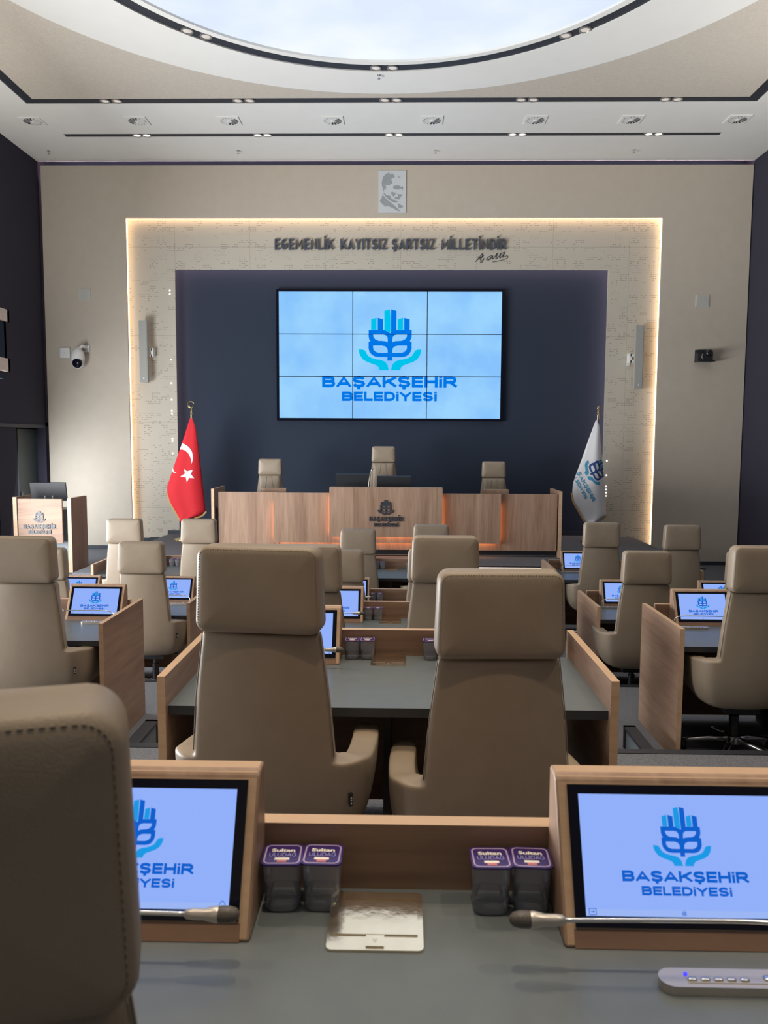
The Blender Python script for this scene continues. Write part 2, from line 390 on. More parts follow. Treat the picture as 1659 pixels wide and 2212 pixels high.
GLYPH = {  # relative width, centre lines in a unit box
 'A': (1.12, [[(0, 0), (.5, 1), (1, 0)], [(.2, .27), (.8, .27)]]), 'B': (1.0, [STEM, [(0, 1)] + arc(.66, .76, .29, .24, 90, -90) + [(0, .52)], [(0, .52)] + arc(.7, .26, .30, .26, 90, -90) + [(0, 0)]]),
 'D': (1.02, [STEM, [(0, 1)] + arc(.5, .5, .5, .5, 90, -90, 14) + [(0, 0)]]), 'E': (.86, [STEM, [(0, 1), (1, 1)], [(0, .5), (.93, .5)], [(0, 0), (1, 0)]]),
 'G': (1.02, [arc(.52, .5, .52, .5, 48, 330, 18) + [(1, .46), (.52, .46)]]), 'H': (1.02, [STEM, [(1, 0), (1, 1)], [(0, .5), (1, .5)]]), 'I': (0, [STEM]),
 'K': (1.06, [STEM, [(1, 1), (.06, .38)], [(.36, .58), (1, 0)]]), 'L': (.80, [[(0, 1), (0, 0), (1, 0)]]), 'M': (1.22, [[(0, 0), (0, 1), (.5, .3), (1, 1), (1, 0)]]),
 'N': (1.04, [[(0, 0), (0, 1), (1, 0), (1, 1)]]), 'R': (1.02, [STEM, [(0, 1)] + arc(.66, .73, .30, .27, 90, -90) + [(0, .46)], [(.52, .44), (1, 0)]]), 'S': (.98, [S_]),
 'T': (.95, [[(0, 1), (1, 1)], [(.5, 0), (.5, 1)]]), 'Y': (1.06, [[(0, 1), (.5, .45), (1, 1)], [(.5, .5), (.5, 0)]]), 'Z': (.92, [[(0, 1), (1, 1), (0, 0), (1, 0)]]),
 'i': (0, [[(0, 0), (0, .66)]]), '\u0130': (0, [STEM]), '\u015e': (.98, [S_])}
def block_text(s, width, cap, wt=0.235, depth=0.0, gap=0.115):
    """bold block capitals, centred in x, baseline y = 0; wt is the stroke weight over the capital height"""
    t = wt * cap; polys = []
    fixed = sum(t for c in s if GLYPH[c][0] == 0) + gap * cap * (len(s) - 1); rel_ = sum(GLYPH[c][0] for c in s)
    k = (width - fixed) / rel_; x = -width / 2
    def rect(x0, x1, y0, y1): polys.append([(x0, y0), (x1, y0), (x1, y1), (x0, y1)])
    for c in s:
        gw, paths = GLYPH[c]; w_ = gw * k if gw else t
        for p in paths:
            thin = 0.78 if c in 'NMZ' else 1.0
            pts = [Vector((x + t / 2 + a * (w_ - t), t / 2 + b * (cap - t))) for a, b in p]
            L_, R_2 = [], []
            for i, q in enumerate(pts):
                d0 = (q - pts[i - 1]).normalized() if i else (pts[1] - q).normalized()
                d1 = (pts[i + 1] - q).normalized() if i + 1 < len(pts) else d0
                n0, n1 = Vector((-d0.y, d0.x)), Vector((-d1.y, d1.x)); m = (n0 + n1)
                m = m.normalized() if m.length > 1e-4 else n0
                ln = t * (thin if i == 0 or i == len(pts) - 1 or len(p) > 2 and c in 'NM' else 1.0) / 2 / max(m.dot(n0), 0.75)
                e = Vector((0, 0))
                ends = len(p) < 12
                if i == 0 and ends: e = -d0 * t / 2
                if i == len(pts) - 1 and ends: e = d1 * t / 2
                L_.append(q + e + m * ln); R_2.append(q + e - m * ln)
            for i in range(len(pts) - 1):
                polys.append([(v.x, min(max(v.y, 0), cap)) for v in (R_2[i], R_2[i + 1], L_[i + 1], L_[i])])
        if c == 'i': rect(x, x + w_, cap * .82, cap)
        if c == '\u0130': rect(x, x + w_, cap * 1.10, cap * 1.10 + t)
        if c == '\u015e': rect(x + w_ / 2 - t * .55, x + w_ / 2 + t * .55, -cap * .17, 0.02 * cap)
        x += w_ + gap * cap
    bm = B()
    for i, p in enumerate(polys):
        try:
            if depth: prism(bm, p, -depth + i * 2e-5, depth + i * 6e-5, 'z')
            else: bm.faces.new([bm.verts.new((a, b, 0)) for a, b in p])
        except ValueError: pass
    bmesh.ops.recalc_face_normals(bm, faces=bm.faces)
    me = bpy.data.meshes.new('lettering'); bm.to_mesh(me); bm.free()
    return me
def xform(me, mat):
    me.transform(mat); return me
def mirror_pts(p): return [(1132 - x, y) for x, y in p][::-1]
E_BODY = [(250, 452), (383, 452), (383, 275), (463, 297), (463, 452), (500, 462), (540, 482), (566, 499), (580, 492), (580, 152), (659, 172), (659, 452), (773, 452), (773, 275), (853, 297), (853, 452), (885, 452), (885, 540), (875, 580), (857, 613), (885, 622), (885, 720), (870, 770), (835, 815), (790, 838), (740, 845), (600, 845), (600, 898), (528, 898), (528, 845), (400, 845), (345, 838), (300, 815), (262, 770), (249, 720), (249, 622), (277, 615), (258, 590), (249, 545)]
E_UL = [(317, 517), (460, 517), (500, 526), (524, 550), (531, 580), (531, 632), (500, 615), (440, 610), (390, 607), (345, 585), (320, 550)]
E_LL = [(317, 678), (450, 678), (495, 690), (522, 715), (531, 745), (531, 784), (400, 784), (355, 770), (325, 740), (317, 715)]
E_LIGHT = [[(285, 297), (366, 273), (366, 450), (285, 450)], [(480, 172), (562, 152), (572, 300), (572, 488), (562, 494), (520, 470), (480, 455)], [(676, 297), (757, 273), (757, 450), (676, 450)]]
E_HAND = [(105, 733), (160, 735), (195, 750), (215, 785), (245, 830), (300, 860), (365, 878), (430, 887), (490, 910), (530, 955), (551, 1037), (415, 1037), (400, 995), (365, 965), (300, 943), (220, 915), (165, 880), (125, 825), (108, 775)]
def poly_mesh(polys, depth=0.0):
    cu = bpy.data.curves.new('p', 'CURVE'); cu.dimensions = '2D'; cu.fill_mode = 'BOTH'; cu.extrude = depth
    for p in polys:
        s = cu.splines.new('POLY'); s.points.add(len(p) - 1)
        for i, (x, y) in enumerate(p): s.points[i].co = (x, y, 0, 1)
        s.use_cyclic_u = True
    return curve_mesh(cu)
def emblem(width, which, depth=0.0):
    """city emblem in local XY: centred in x, bottom at y = 0"""
    k = width / 922.0
    T = lambda P: [((x - 566) * k, (1037 - y) * k) for x, y in P]
    dark = [E_BODY, E_UL, mirror_pts(E_UL), E_LL, mirror_pts(E_LL)]
    light = E_LIGHT + [E_HAND, mirror_pts(E_HAND)]
    return poly_mesh([T(p) for p in (dark if which == 'dark' else light)], depth)

# ------------------------------------------------------------------ room shell
XL, XR, YB, CZ = -6.68, 6.34, -6.0, 7.358
def tiers():
    bm = B()
    for y0, y1, z in ((YB, 1.55, 0.79), (1.55, 4.44, 0.595), (4.44, 6.62, 0.30), (6.62, 16.0, 0.0)):
        box(bm, XL - 0.8, XR, y0, y1, -0.3, z)
    struct(fin(bm, 'floor', 'carpet'))
    for i, (y, z) in enumerate(((1.55, 0.79), (4.44, 0.595), (6.62, 0.30))):
        bm = B(); box(bm, XL, XR, y - 0.05, y + 0.012, z - 0.03, z + 0.004)
        struct(fin(bm, 'trim_%d' % (i + 1), 'nosing'))
    # dais in front of the video wall, a lower step at its left end and the lectern platform
    bm = B(); box(bm, -4.42, 4.40, 11.62, 15.6, 0.0, 0.50); struct(fin(bm, 'floor_dais', 'carpet'))
    bm = B(); box(bm, -4.42, 4.40, 11.60, 11.66, 0.495, 0.506); struct(fin(bm, 'trim_4', 'nosing'))
    bm = B(); box(bm, -4.78, -4.425, 11.62, 15.35, 0.0, 0.36); struct(fin(bm, 'floor_step', 'carpet'))
    bm = B(); box(bm, XL, -4.79, 12.3, 15.2, 0.0, 0.22); struct(fin(bm, 'floor_platform', 'carpet'))
tiers()
for i, (x0, x1) in enumerate(((1.49, 1.565), (-1.69, -1.605))):
    bm = B(); box(bm, x0 + 0.01, x1 - 0.01, 4.46, 5.22, 0.30, 0.43)
    o = empty('step_curb', (0, 0, 0)); fin(bm, 'curb_core', 'lectern_grey', o)
    bm = B()
    box(bm, x0, x1, 4.455, 5.25, 0.43, 0.45); box(bm, x0, x1, 5.22, 5.25, 0.301, 0.45)
    fin(bm, 'curb_frame', 'nosing', o)
    tag(o, ('black framed grey step curb in the aisle right of the second middle desk', 'black framed grey step curb in the aisle left of the second middle desk')[i], 'curb')

# front wall: beige cladding around a perforated surround around a navy niche
def ring_panel(bm, xo0, xo1, zo0, zo1, xi0, xi1, zi1, y0, y1):
    box(bm, xo0, xi0, y0, y1, zo0, zo1); box(bm, xi1, xo1, y0, y1, zo0, zo1); box(bm, xi0, xi1, y0, y1, zi1, zo1)
bm = B(); ring_panel(bm, -6.62, 6.32, 0.02, 7.28, -5.08, 4.73, 6.35, 15.2, 15.245); struct(fin(bm, 'wall_front', 'beige_wall'))
bm = B(); box(bm, -5.15, -4.222, 15.35, 15.38, 0.2, 6.46); box(bm, 3.81, 4.80, 15.35, 15.38, 0.2, 6.46); box(bm, -4.222, 3.81, 15.35, 15.38, 5.452, 6.46)
sur = struct(fin(bm, 'wall_surround', 'perforated'))
random.seed(5)
bm = B()
for z in (5.06, 5.0, 3.79, 3.35, 3.04, 2.83, 2.78, 2.31, 2.26, 2.03, 1.72):
    box(bm, -4.335, -4.312, 15.343, 15.352, z, z + 0.022)
for z in (1.93, 1.66, 1.45, 1.39, 1.33, 1.27):
    box(bm, 3.875, 3.898, 15.343, 15.352, z, z + 0.022)
o = fin(bm, 'backlit_holes', 'hole_light', sur)
bm = B(); box(bm, XL, XR, 15.6, 15.7, 0.0, CZ + 0.3); struct(fin(bm, 'wall_niche', 'navy'))
bm = B(); box(bm, -4.5, 4.2, 15.555, 15.6, 0.5, 0.58); box(bm, -5.08, -4.80, 15.33, 15.35, 0.36, 0.42); box(bm, -4.78, -4.45, 15.325, 15.35, 0.36, 0.43); box(bm, -4.44, -4.20, 15.325, 15.35, 0.50, 0.57); box(bm, 4.16, 4.42, 15.325, 15.35, 0.36, 0.45)
struct(fin(bm, 'baseboard_front', 'skirting'))
bm = B(); box(bm, 4.74, 6.32, 15.19, 15.2, 0.0, 0.07); struct(fin(bm, 'baseboard_right', 'skirting'))
bm = B(); box(bm, -6.62, -4.8, 15.185, 15.2, 0.22, 0.29); struct(fin(bm, 'baseboard_left', 'skirting'))
def strips(name, boxes, mat, label):
    bm = B()
    for b in boxes: box(bm, *b)
    return tag(fin(bm, name, mat), label, 'light strip')
strips('light_strip', [(-5.115, -5.09, 15.25, 15.345, 0.35, 6.40), (4.74, 4.765, 15.25, 15.345, 0.35, 6.40), (-5.09, 4.74, 15.25, 15.345, 6.365, 6.39)], 'led_warm', 'warm hidden strip light around the outer edge of the perforated surround')
strips('light_strip', [(-4.36, -4.345, 15.39, 15.56, 0.55, 5.5), (3.93, 3.945, 15.39, 15.56, 0.55, 5.5), (-4.33, 3.92, 15.39, 15.56, 5.555, 5.57)], 'led_pink', 'dim pinkish hidden strip light around the navy niche edge')
strips('light_strip', [(-6.6, 6.3, 15.25, 15.29, 7.20, 7.215)], 'led_top', 'dim purple hidden strip light along the top of the beige wall')
strips('light_strip', [(-2.9, 2.6, 11.603, 11.62, 0.43, 0.49)], 'led_front', 'bright white strip light along the dais step')
# side, rear walls
bm = B(); box(bm, XR, XR + 0.15, YB, 15.7, -0.1, CZ + 0.3); struct(fin(bm, 'wall_right', 'side_wall'))
bm = B(); box(bm, XL - 0.15, XL, YB, 15.7, 2.53, CZ + 0.3); box(bm, XL - 0.15, XL, YB, 2.2, -0.1, 2.53)
box(bm, XL - 0.15, XL, 13.35, 14.03, -0.1, 2.53); box(bm, XL - 0.75, XL - 0.6, YB, 15.7, -0.1, 2.6); box(bm, XL - 0.6, XL, 15.2, 15.7, -0.1, 2.6)
struct(fin(bm, 'wall_left', 'side_wall'))
bm = B(); box(bm, XL - 0.6, XL + 0.02, 13.3, 15.2, 2.50, 2.56); struct(fin(bm, 'trim_5', 'skirting'))
bm = B(); box(bm, XL - 0.22, XL - 0.17, 14.42, 15.19, 0.22, 2.48); d = struct(fin(bm, 'door_1', 'door_green', bevel=0.006))
bm = B(); box(bm, XL - 0.17, XL - 0.13, 14.48, 14.50, 1.1, 1.35); fin(bm, 'door_handle', 'dark_steel', d)
# glazed left side under the balcony: frame bars of the window
bm = B()
for y in (2.25, 4.1, 5.95, 7.8, 9.65, 11.5, 13.3): box(bm, XL - 0.12, XL - 0.02, y - 0.04, y + 0.04, 0.0, 2.53)
box(bm, XL - 0.12, XL - 0.02, 2.25, 13.3, 0.0, 0.3); box(bm, XL - 0.12, XL - 0.02, 2.25, 13.3, 2.45, 2.53)
struct(fin(bm, 'window_1', 'dark_steel'))
bm = B()
box(bm, XL, XR, YB - 0.15, YB, -0.1, 2.2); box(bm, XL, XR, YB - 0.15, YB, 6.95, CZ + 0.3); box(bm, XL, -5.8, YB - 0.15, YB, 2.2, 6.95); box(bm, 5.4, XR, YB - 0.15, YB, 2.2, 6.95)
struct(fin(bm, 'wall_rear', 'navy'))
bm = B()
for x in (-5.8, -3.55, -1.3, 0.9, 3.15, 5.4): box(bm, x - 0.04, x + 0.04, YB - 0.12, YB - 0.04, 2.2, 6.95)
box(bm, -5.8, 5.4, YB - 0.12, YB - 0.04, 4.5, 4.58)
struct(fin(bm, 'window_2', 'dark_steel'))

# ceiling
EC = (-0.22, 7.5)
def ell(a, b, n=96): return [(EC[0] + a * math.cos(2 * math.pi * k / n), EC[1] + b * math.sin(2 * math.pi * k / n)) for k in range(n)]
def annulus(bm, o, i, z, zi=None):
    zi = z if zi is None else zi
    vo = [bm.verts.new((x, y, z)) for x, y in o]; vi = [bm.verts.new((x, y, zi)) for x, y in i]
    n = len(o)
    for k in range(n): bm.faces.new((vo[k], vo[(k + 1) % n], vi[(k + 1) % n], vi[k]))
def wallring(bm, o, z0, z1): 
    a = [bm.verts.new((x, y, z0)) for x, y in o]; b = [bm.verts.new((x, y, z1)) for x, y in o]
    n = len(o)
    for k in range(n): bm.faces.new((a[k], a[(k + 1) % n], b[(k + 1) % n], b[k]))
T = 0.25
bm = B()
S1 = (-5.69, 5.275, 2.31, 12.675); S1i = (-5.53, 5.09, 2.47, 12.485)
box(bm, XL, S1[0], YB, 15.22, CZ, CZ + T); box(bm, S1[1], XR, YB, 15.22, CZ, CZ + T)
box(bm, S1[0], S1[1], YB, S1[2], CZ, CZ + T); box(bm, S1[0], S1[1], S1[3], 13.88, CZ, CZ + T)
box(bm, S1[0], -5.645, 13.88, 14.03, CZ, CZ + T); box(bm, 5.24, S1[1], 13.88, 14.03, CZ, CZ + T)
box(bm, S1[0], S1[1], 14.03, 15.22, CZ, CZ + T)
struct(fin(bm, 'ceiling', 'white_paint'))
bm = B()
for b in ((-5.7, -5.5, 2.3, 12.7), (5.04, 5.28, 2.3, 12.7), (-5.5, 5.04, 2.3, 2.52), (-5.5, 5.04, 12.44, 12.7)): box(bm, *b, CZ + 0.012, CZ + 0.05)
box(bm, -5.66, 5.26, 13.86, 14.05, CZ + 0.010, CZ + 0.05)
annulus(bm, ell(3.80, 4.18), ell(3.52, 3.87), CZ + 0.012)
struct(fin(bm, 'ceiling_channel', 'slot_black'))
bm = B()      # beige ceiling field between the rectangle and the ellipse
n = 96; ee = ell(4.9, 4.835, n); rect = []
for x, y in ee:
    dx, dy = x - EC[0], y - EC[1]
    t = min(((S1i[1] - EC[0]) / dx if dx > 1e-9 else 1e9), ((S1i[0] - EC[0]) / dx if dx < -1e-9 else 1e9), ((S1i[3] - EC[1]) / dy if dy > 1e-9 else 1e9), ((S1i[2] - EC[1]) / dy if dy < -1e-9 else 1e9))
    rect.append((EC[0] + dx * t, EC[1] + dy * t))
for cx_, cy_ in ((S1i[0], S1i[2]), (S1i[0], S1i[3]), (S1i[1], S1i[2]), (S1i[1], S1i[3])):
    k = min(range(n), key=lambda q: (rect[q][0] - cx_) ** 2 + (rect[q][1] - cy_) ** 2); rect[k] = (cx_, cy_)
annulus(bm, rect, ee, CZ); wallring(bm, rect, CZ, CZ + 0.03)
struct(fin(bm, 'ceiling_field', 'ceiling_beige'))
bm = B(); annulus(bm, ee, ell(3.74, 4.12), CZ - 0.004); wallring(bm, ee, CZ - 0.004, CZ + 0.01); wallring(bm, ell(3.74, 4.12), CZ - 0.004, CZ + 0.02)
struct(fin(bm, 'ceiling_ring', 'white_paint'))
bm = B(); annulus(bm, ell(3.585, 3.935), ell(3.49, 3.845), CZ); wallring(bm, ell(3.49, 3.845), CZ, CZ + 0.035); wallring(bm, ell(3.585, 3.935), CZ, CZ + 0.1)
struct(fin(bm, 'ceiling_rim', 'white_paint'))
bm = B(); vs = [bm.verts.new((x, y, CZ + 0.03)) for x, y in ell(3.55, 3.9)]; bm.faces.new(vs)
struct(fin(bm, 'window_3', 'dome'))
bm = B(); box(bm, XL - 0.2, XR + 0.2, YB, 15.8, CZ + 0.35, CZ + 0.45); struct(fin(bm, 'ceiling_deck', 'underside'))

# downlights ---------------------------------------------------------------
def downlight(lit, z, label, group):
    o = empty('downlight', (0, 0, z))
    bm = B(); lathe(bm, [(0.078, 0.03), (0.078, -0.012), (0.062, -0.014), (0.058, 0.012)], 20); fin(bm, 'rim', 'lens_ring', o, 'auto')
    bm = B(); lathe(bm, [(0.058, 0.014), (0.058, -0.004), (0.03, -0.010), (0.001, -0.012)], 20); fin(bm, 'lens', 'lens_lit' if lit else 'lens', o, 'auto')
    reg(o); tag(o, label, 'downlight', group)
    return o
dl0 = downlight(False, CZ + 0.010, '', 'downlights in the ceiling channels')
dl1 = downlight(True, CZ + 0.008, '', 'downlights in the ceiling channels')
first = {dl0: True, dl1: True}
def put_dl(src, x, y, label):
    o = src if first[src] else copy_tree(src)
    first[src] = False
    o.location.x, o.location.y = x, y; o['label'] = label
PN = ['leftmost', 'second', 'middle', 'fourth', 'rightmost']
for i, x in enumerate((-4.38, -2.38, -0.18, 1.85, 3.98)):
    for s, side in ((-0.09, 'left'), (0.09, 'right')):
        put_dl(dl0, x + s, 12.58, '%s round downlight of the %s pair in the wide black ceiling channel' % (side, PN[i]))
for i, x in enumerate((-4.35, -2.33, -0.14, 1.90, 4.14)):
    for s, side in ((-0.08, 'left'), (0.08, 'right')):
        put_dl(dl1, x + s, 13.955, '%s glowing downlight of the %s pair in the thin black ceiling slot' % (side, PN[i]))
for x, y, l in ((-2.68, 10.50, 'left round downlight of the left pair in the black ring around the dome'), (-2.48, 10.64, 'right round downlight of the left pair in the black ring around the dome'),
                (-0.37, 11.53, 'left round downlight of the middle pair in the black ring around the dome'), (-0.14, 11.53, 'right round downlight of the middle pair in the black ring around the dome'),
                (2.03, 10.66, 'left round downlight of the right pair in the black ring around the dome'), (2.24, 10.52, 'right round downlight of the right pair in the black ring around the dome')):
    put_dl(dl0, x, y, l)
# swirl vents
v0 = empty('ceiling_vent', (0, 0, CZ))
bm = B(); box(bm, -0.17, 0.17, -0.17, 0.17, -0.014, 0.0); fin(bm, 'face_plate', 'white_paint', v0, bevel=0.004)
bm = B(); lathe(bm, [(0.15, -0.0135), (0.15, -0.0142), (0.146, -0.0143)], 28); fin(bm, 'swirl_disc', 'plate_white', v0)
bm = B()
for k in range(16):
    a = 2 * math.pi * k / 16; wd = 1.0 if k < 7 else 0.35
    m = Matrix.Rotation(a - 0.9, 4, 'Z') @ Matrix.Rotation(0.25, 4, 'Z')
    pts = [(0.045, -0.007 * wd), (0.14, -0.021 * wd), (0.143, 0.014 * wd), (0.05, 0.005 * wd)]
    if k >= 7: pts = [(0.11 if q in (0, 3) else x, y) for q, (x, y) in enumerate(pts)]
    v = [bm.verts.new(m @ Vector((x, y, -0.0155))) for x, y in pts]; w2 = [bm.verts.new(m @ Vector((x, y, -0.0145))) for x, y in pts]
    bm.faces.new(v); bm.faces.new(w2)
    for q in range(4): bm.faces.new((v[q], v[(q + 1) % 4], w2[(q + 1) % 4], w2[q]))
fin(bm, 'swirl_slots', 'slot_black', v0)
bm = B(); lathe(bm, [(0.036, -0.012), (0.036, -0.02), (0.02, -0.024), (0.001, -0.025)], 16); fin(bm, 'hub', 'white_paint', v0, 'auto')
reg(v0)
VN = ['leftmost', 'second from left', 'third from left', 'fourth from left', 'fifth from left', 'sixth from left', 'seventh from left', 'rightmost']
for i, x in enumerate((-5.9, -4.22, -2.75, -1.105, 0.465, 2.092, 3.59, 5.251)):
    o = v0 if i == 0 else copy_tree(v0)
    o.location = (x, 13.32, CZ); 
    tag(o, 'square white swirl air vent, %s of the ceiling row' % VN[i], 'vent', 'swirl vents in the ceiling')
    o.rotation_euler.z = math.pi if x < -3.5 else 0.0
sp0 = empty('sprinkler', (0, 0, CZ))
bm = B(); lathe(bm, [(0.03, 0.0), (0.03, -0.006), (0.008, -0.008), (0.008, -0.05)], 12); fin(bm, 'stem', 'steel', sp0, 'auto')
bm = B(); lathe(bm, [(0.02, -0.05), (0.022, -0.056), (0.004, -0.06)], 12); fin(bm, 'deflector', 'steel', sp0, 'auto')
reg(sp0)
for i, (x, y) in enumerate(((-6.23, 14.66), (-2.88, 14.66), (0.58, 14.66), (4.02, 14.66), (-0.33, 11.72))):
    o = sp0 if i == 0 else copy_tree(sp0)
    o.location = (x, y, CZ)
    tag(o, ('small ceiling sprinkler above the far left end of the front wall', 'small ceiling sprinkler above the front wall, second from left', 'small ceiling sprinkler above the front wall, just right of the portrait', 'small ceiling sprinkler above the front wall, rightmost', 'small sprinkler on the white ring under the dome')[i], 'sprinkler', 'ceiling sprinklers')

# ------------------------------------------------------------------ front wall fittings
P_ = {'hair': [(-0.36, 6.891), (-0.371, 6.967), (-0.35, 7.059), (-0.305, 7.113), (-0.261, 7.134), (-0.227, 7.145), (-0.238, 7.123), (-0.16, 7.118), (-0.132, 7.064), (-0.171, 7.042), (-0.216, 7.021), (-0.176, 6.988), (-0.182, 6.951), (-0.226, 6.924), (-0.271, 6.918), (-0.327, 6.929)],
 'ear': [(-0.357, 6.913), (-0.304, 6.916), (-0.293, 6.891), (-0.304, 6.837), (-0.326, 6.859), (-0.337, 6.805), (-0.349, 6.859)],
 'brow': [(-0.17, 6.88), (-0.148, 6.913), (-0.059, 6.913), (-0.014, 6.88), (0.008, 6.902), (0.022, 6.88), (0.003, 6.826), (-0.008, 6.864), (-0.07, 6.842), (-0.142, 6.853)],
 'cheek': [(-0.203, 6.799), (-0.17, 6.802), (-0.111, 6.783), (-0.13, 6.74), (-0.158, 6.723), (-0.192, 6.761)],
 'nose': [(-0.086, 6.777), (-0.058, 6.761), (0.009, 6.756), (-0.019, 6.723), (-0.052, 6.669), (-0.091, 6.675), (-0.147, 6.677), (-0.113, 6.723), (-0.069, 6.707)],
 'jaw': [(-0.343, 6.772), (-0.315, 6.778), (-0.292, 6.745), (-0.214, 6.734), (-0.197, 6.685), (-0.124, 6.647), (-0.06, 6.626), (-0.113, 6.612), (-0.169, 6.623), (-0.225, 6.653), (-0.281, 6.702)],
 'coat': [(-0.356, 6.751), (-0.326, 6.718), (-0.269, 6.658), (-0.196, 6.604), (-0.123, 6.544), (-0.067, 6.496), (-0.039, 6.468), (-0.067, 6.463), (-0.146, 6.506), (-0.235, 6.545), (-0.274, 6.561), (-0.297, 6.539), (-0.358, 6.588), (-0.406, 6.648), (-0.37, 6.696)],
 'tie': [(-0.082, 6.604), (0.027, 6.542), (0.005, 6.528), (-0.034, 6.506), (-0.065, 6.523), (-0.068, 6.566)],
 'temple': [(-0.082, 7.085), (-0.026, 7.053), (-0.043, 7.048), (-0.079, 7.064)]}
pq = empty('portrait_plaque', (-0.18, 15.2, 6.43))
bm = B(); box(bm, -0.25, 0.25, -0.02, 0.0, 0.005, 0.745); fin(bm, 'backing_board', 'plaque', pq, bevel=0.003)
STAND = Matrix.Rotation(math.pi / 2, 4, 'X')        # local XY -> wall plane XZ facing -Y
def wall_flat(name, me, mat, parent, loc=(0, 0, 0)):
    return link(name, xform(me, Matrix.Translation(loc) @ STAND), mat, parent)
me = poly_mesh([[(x + 0.18, z - 6.43) for x, z in p] for p in P_.values()], 0.002)
wall_flat('portrait_relief', me, 'plaque_dark', pq, (0, -0.021, 0))
tag(pq, 'pale grey plaque with a stencil portrait of a man above the surround', 'plaque')

# raised motto and signature
ms = empty('wall_lettering', (-0.212, 15.35, 5.79))
words = 'EGEMENLİK KAYITSIZ ŞARTSIZ MİLLETİNDİR'
spans = [('EGEMENLİK', 594, 721), ('KAYITSIZ', 736, 836), ('ŞARTSIZ', 847, 939), ('MİLLETİNDİR', 953, 1093)]
for s, a, b in spans:
    x0 = -2.348 + (a - 594) / 499 * 4.271; x1 = -2.348 + (b - 594) / 499 * 4.271
    me = block_text(s, x1 - x0, 0.195, 0.16, 0.015, 0.12)
    wall_flat('word', me, 'letter', ms, ((x0 + x1) / 2 + 0.212, -0.03, 0.018))
tag(ms, 'raised slate blue capital letters of the motto across the surround top', 'lettering')
SIG = [[(1.36, 5.598), (1.418, 5.664), (1.485, 5.744), (1.473, 5.678), (1.405, 5.638)], [(1.391, 5.686), (1.473, 5.67), (1.505, 5.718), (1.446, 5.651), (1.487, 5.611), (1.514, 5.664), (1.474, 5.584), (1.447, 5.598)],
 [(1.555, 5.638), (1.609, 5.691), (1.663, 5.704), (1.623, 5.638), (1.582, 5.632), (1.636, 5.664), (1.676, 5.704), (1.669, 5.643), (1.717, 5.691), (1.765, 5.758), (1.732, 5.651), (1.772, 5.678), (1.799, 5.704), (1.83, 5.758), (1.805, 5.665), (1.853, 5.704), (1.88, 5.744), (1.859, 5.67), (1.898, 5.771), (1.839, 5.744)],
 [(1.894, 5.691), (1.94, 5.705), (1.949, 5.67), (1.882, 5.638), (1.773, 5.611), (1.678, 5.598)]]
def smooth_path(p, n=5):
    p = [Vector(q) for q in p]; out = []
    for i in range(len(p) - 1):
        a, b, c, d_ = p[max(i - 1, 0)], p[i], p[i + 1], p[min(i + 2, len(p) - 1)]
        for k in range(n):
            t = k / n
            out.append(0.5 * ((2 * b) + (c - a) * t + (2 * a - 5 * b + 4 * c - d_) * t * t + (3 * b - a - 3 * c + d_) * t ** 3))
    out.append(p[-1]); return out
bm = B()
for s in SIG: tube(bm, smooth_path([(x, 15.34, z) for x, z in s]), 0.0055, 6)
tag(fin(bm, 'signature', 'letter_dark', None, True), 'thin dark handwritten signature under the right end of the motto', 'signature')

# video wall
VX0, VX1, VZ0, VZ1 = -2.357, 1.935, 2.672, 5.133
vw = empty('video_wall', ((VX0 + VX1) / 2, 15.6, VZ0))
W2, H2 = (VX1 - VX0) / 2, VZ1 - VZ0
bm = B(); box(bm, -W2, W2, -0.10, 0, 0, H2); fin(bm, 'bezel', 'gloss_black', vw, bevel=0.006)
pw, ph, g = (2 * W2 - 0.09) / 3, (H2 - 0.09) / 3, 0.006
for r in range(3):
    for c in range(3):
        bm = B(); x0 = -W2 + 0.045 + c * pw; z0 = 0.045 + r * ph
        box(bm, x0 + g, x0 + pw - g, -0.104, -0.09, z0 + g, z0 + ph - g); fin(bm, 'display_panel', 'wall_bg', vw)
bm = B()
for k in (1, 2): box(bm, -W2 + 0.045, W2 - 0.045, -0.1065, -0.1055, 0.045 + k * ph - 0.007, 0.045 + k * ph + 0.007); box(bm, -W2 + 0.045 + k * pw - 0.007, -W2 + 0.045 + k * pw + 0.007, -0.1065, -0.1055, 0.045, H2 - 0.045)
fin(bm, 'panel_joints', 'gloss_black', vw)
PXM = 15.5 / FPX
def vz(y): return VZ0 + H2 - (y - 626.5) / (910 - 626.5) * H2 - VZ0
def vx(x): return (x - 843) * PXM * 1.0 + (843 - 598) / (1085 - 598) * 2 * W2 - W2
for which, mt in (('dark', 'wall_dark'), ('light', 'wall_light')):
    wall_flat('emblem', emblem(133 * PXM, which), mt, vw, (vx(841.9), -0.1052 if which == 'dark' else -0.105, vz(800)))
wall_flat('lettering', block_text('BAŞAKŞEHiR', 288 * PXM, 24.5 * PXM, 0.265), 'wall_dark', vw, (vx(841), -0.1052, vz(837.5)))
wall_flat('lettering', block_text('BELEDiYESi', 203 * PXM, 20 * PXM, 0.265), 'wall_dark', vw, (vx(841), -0.1052, vz(866.8)))
tag(vw, 'large three by three video wall with blue emblem on navy niche', 'video wall')

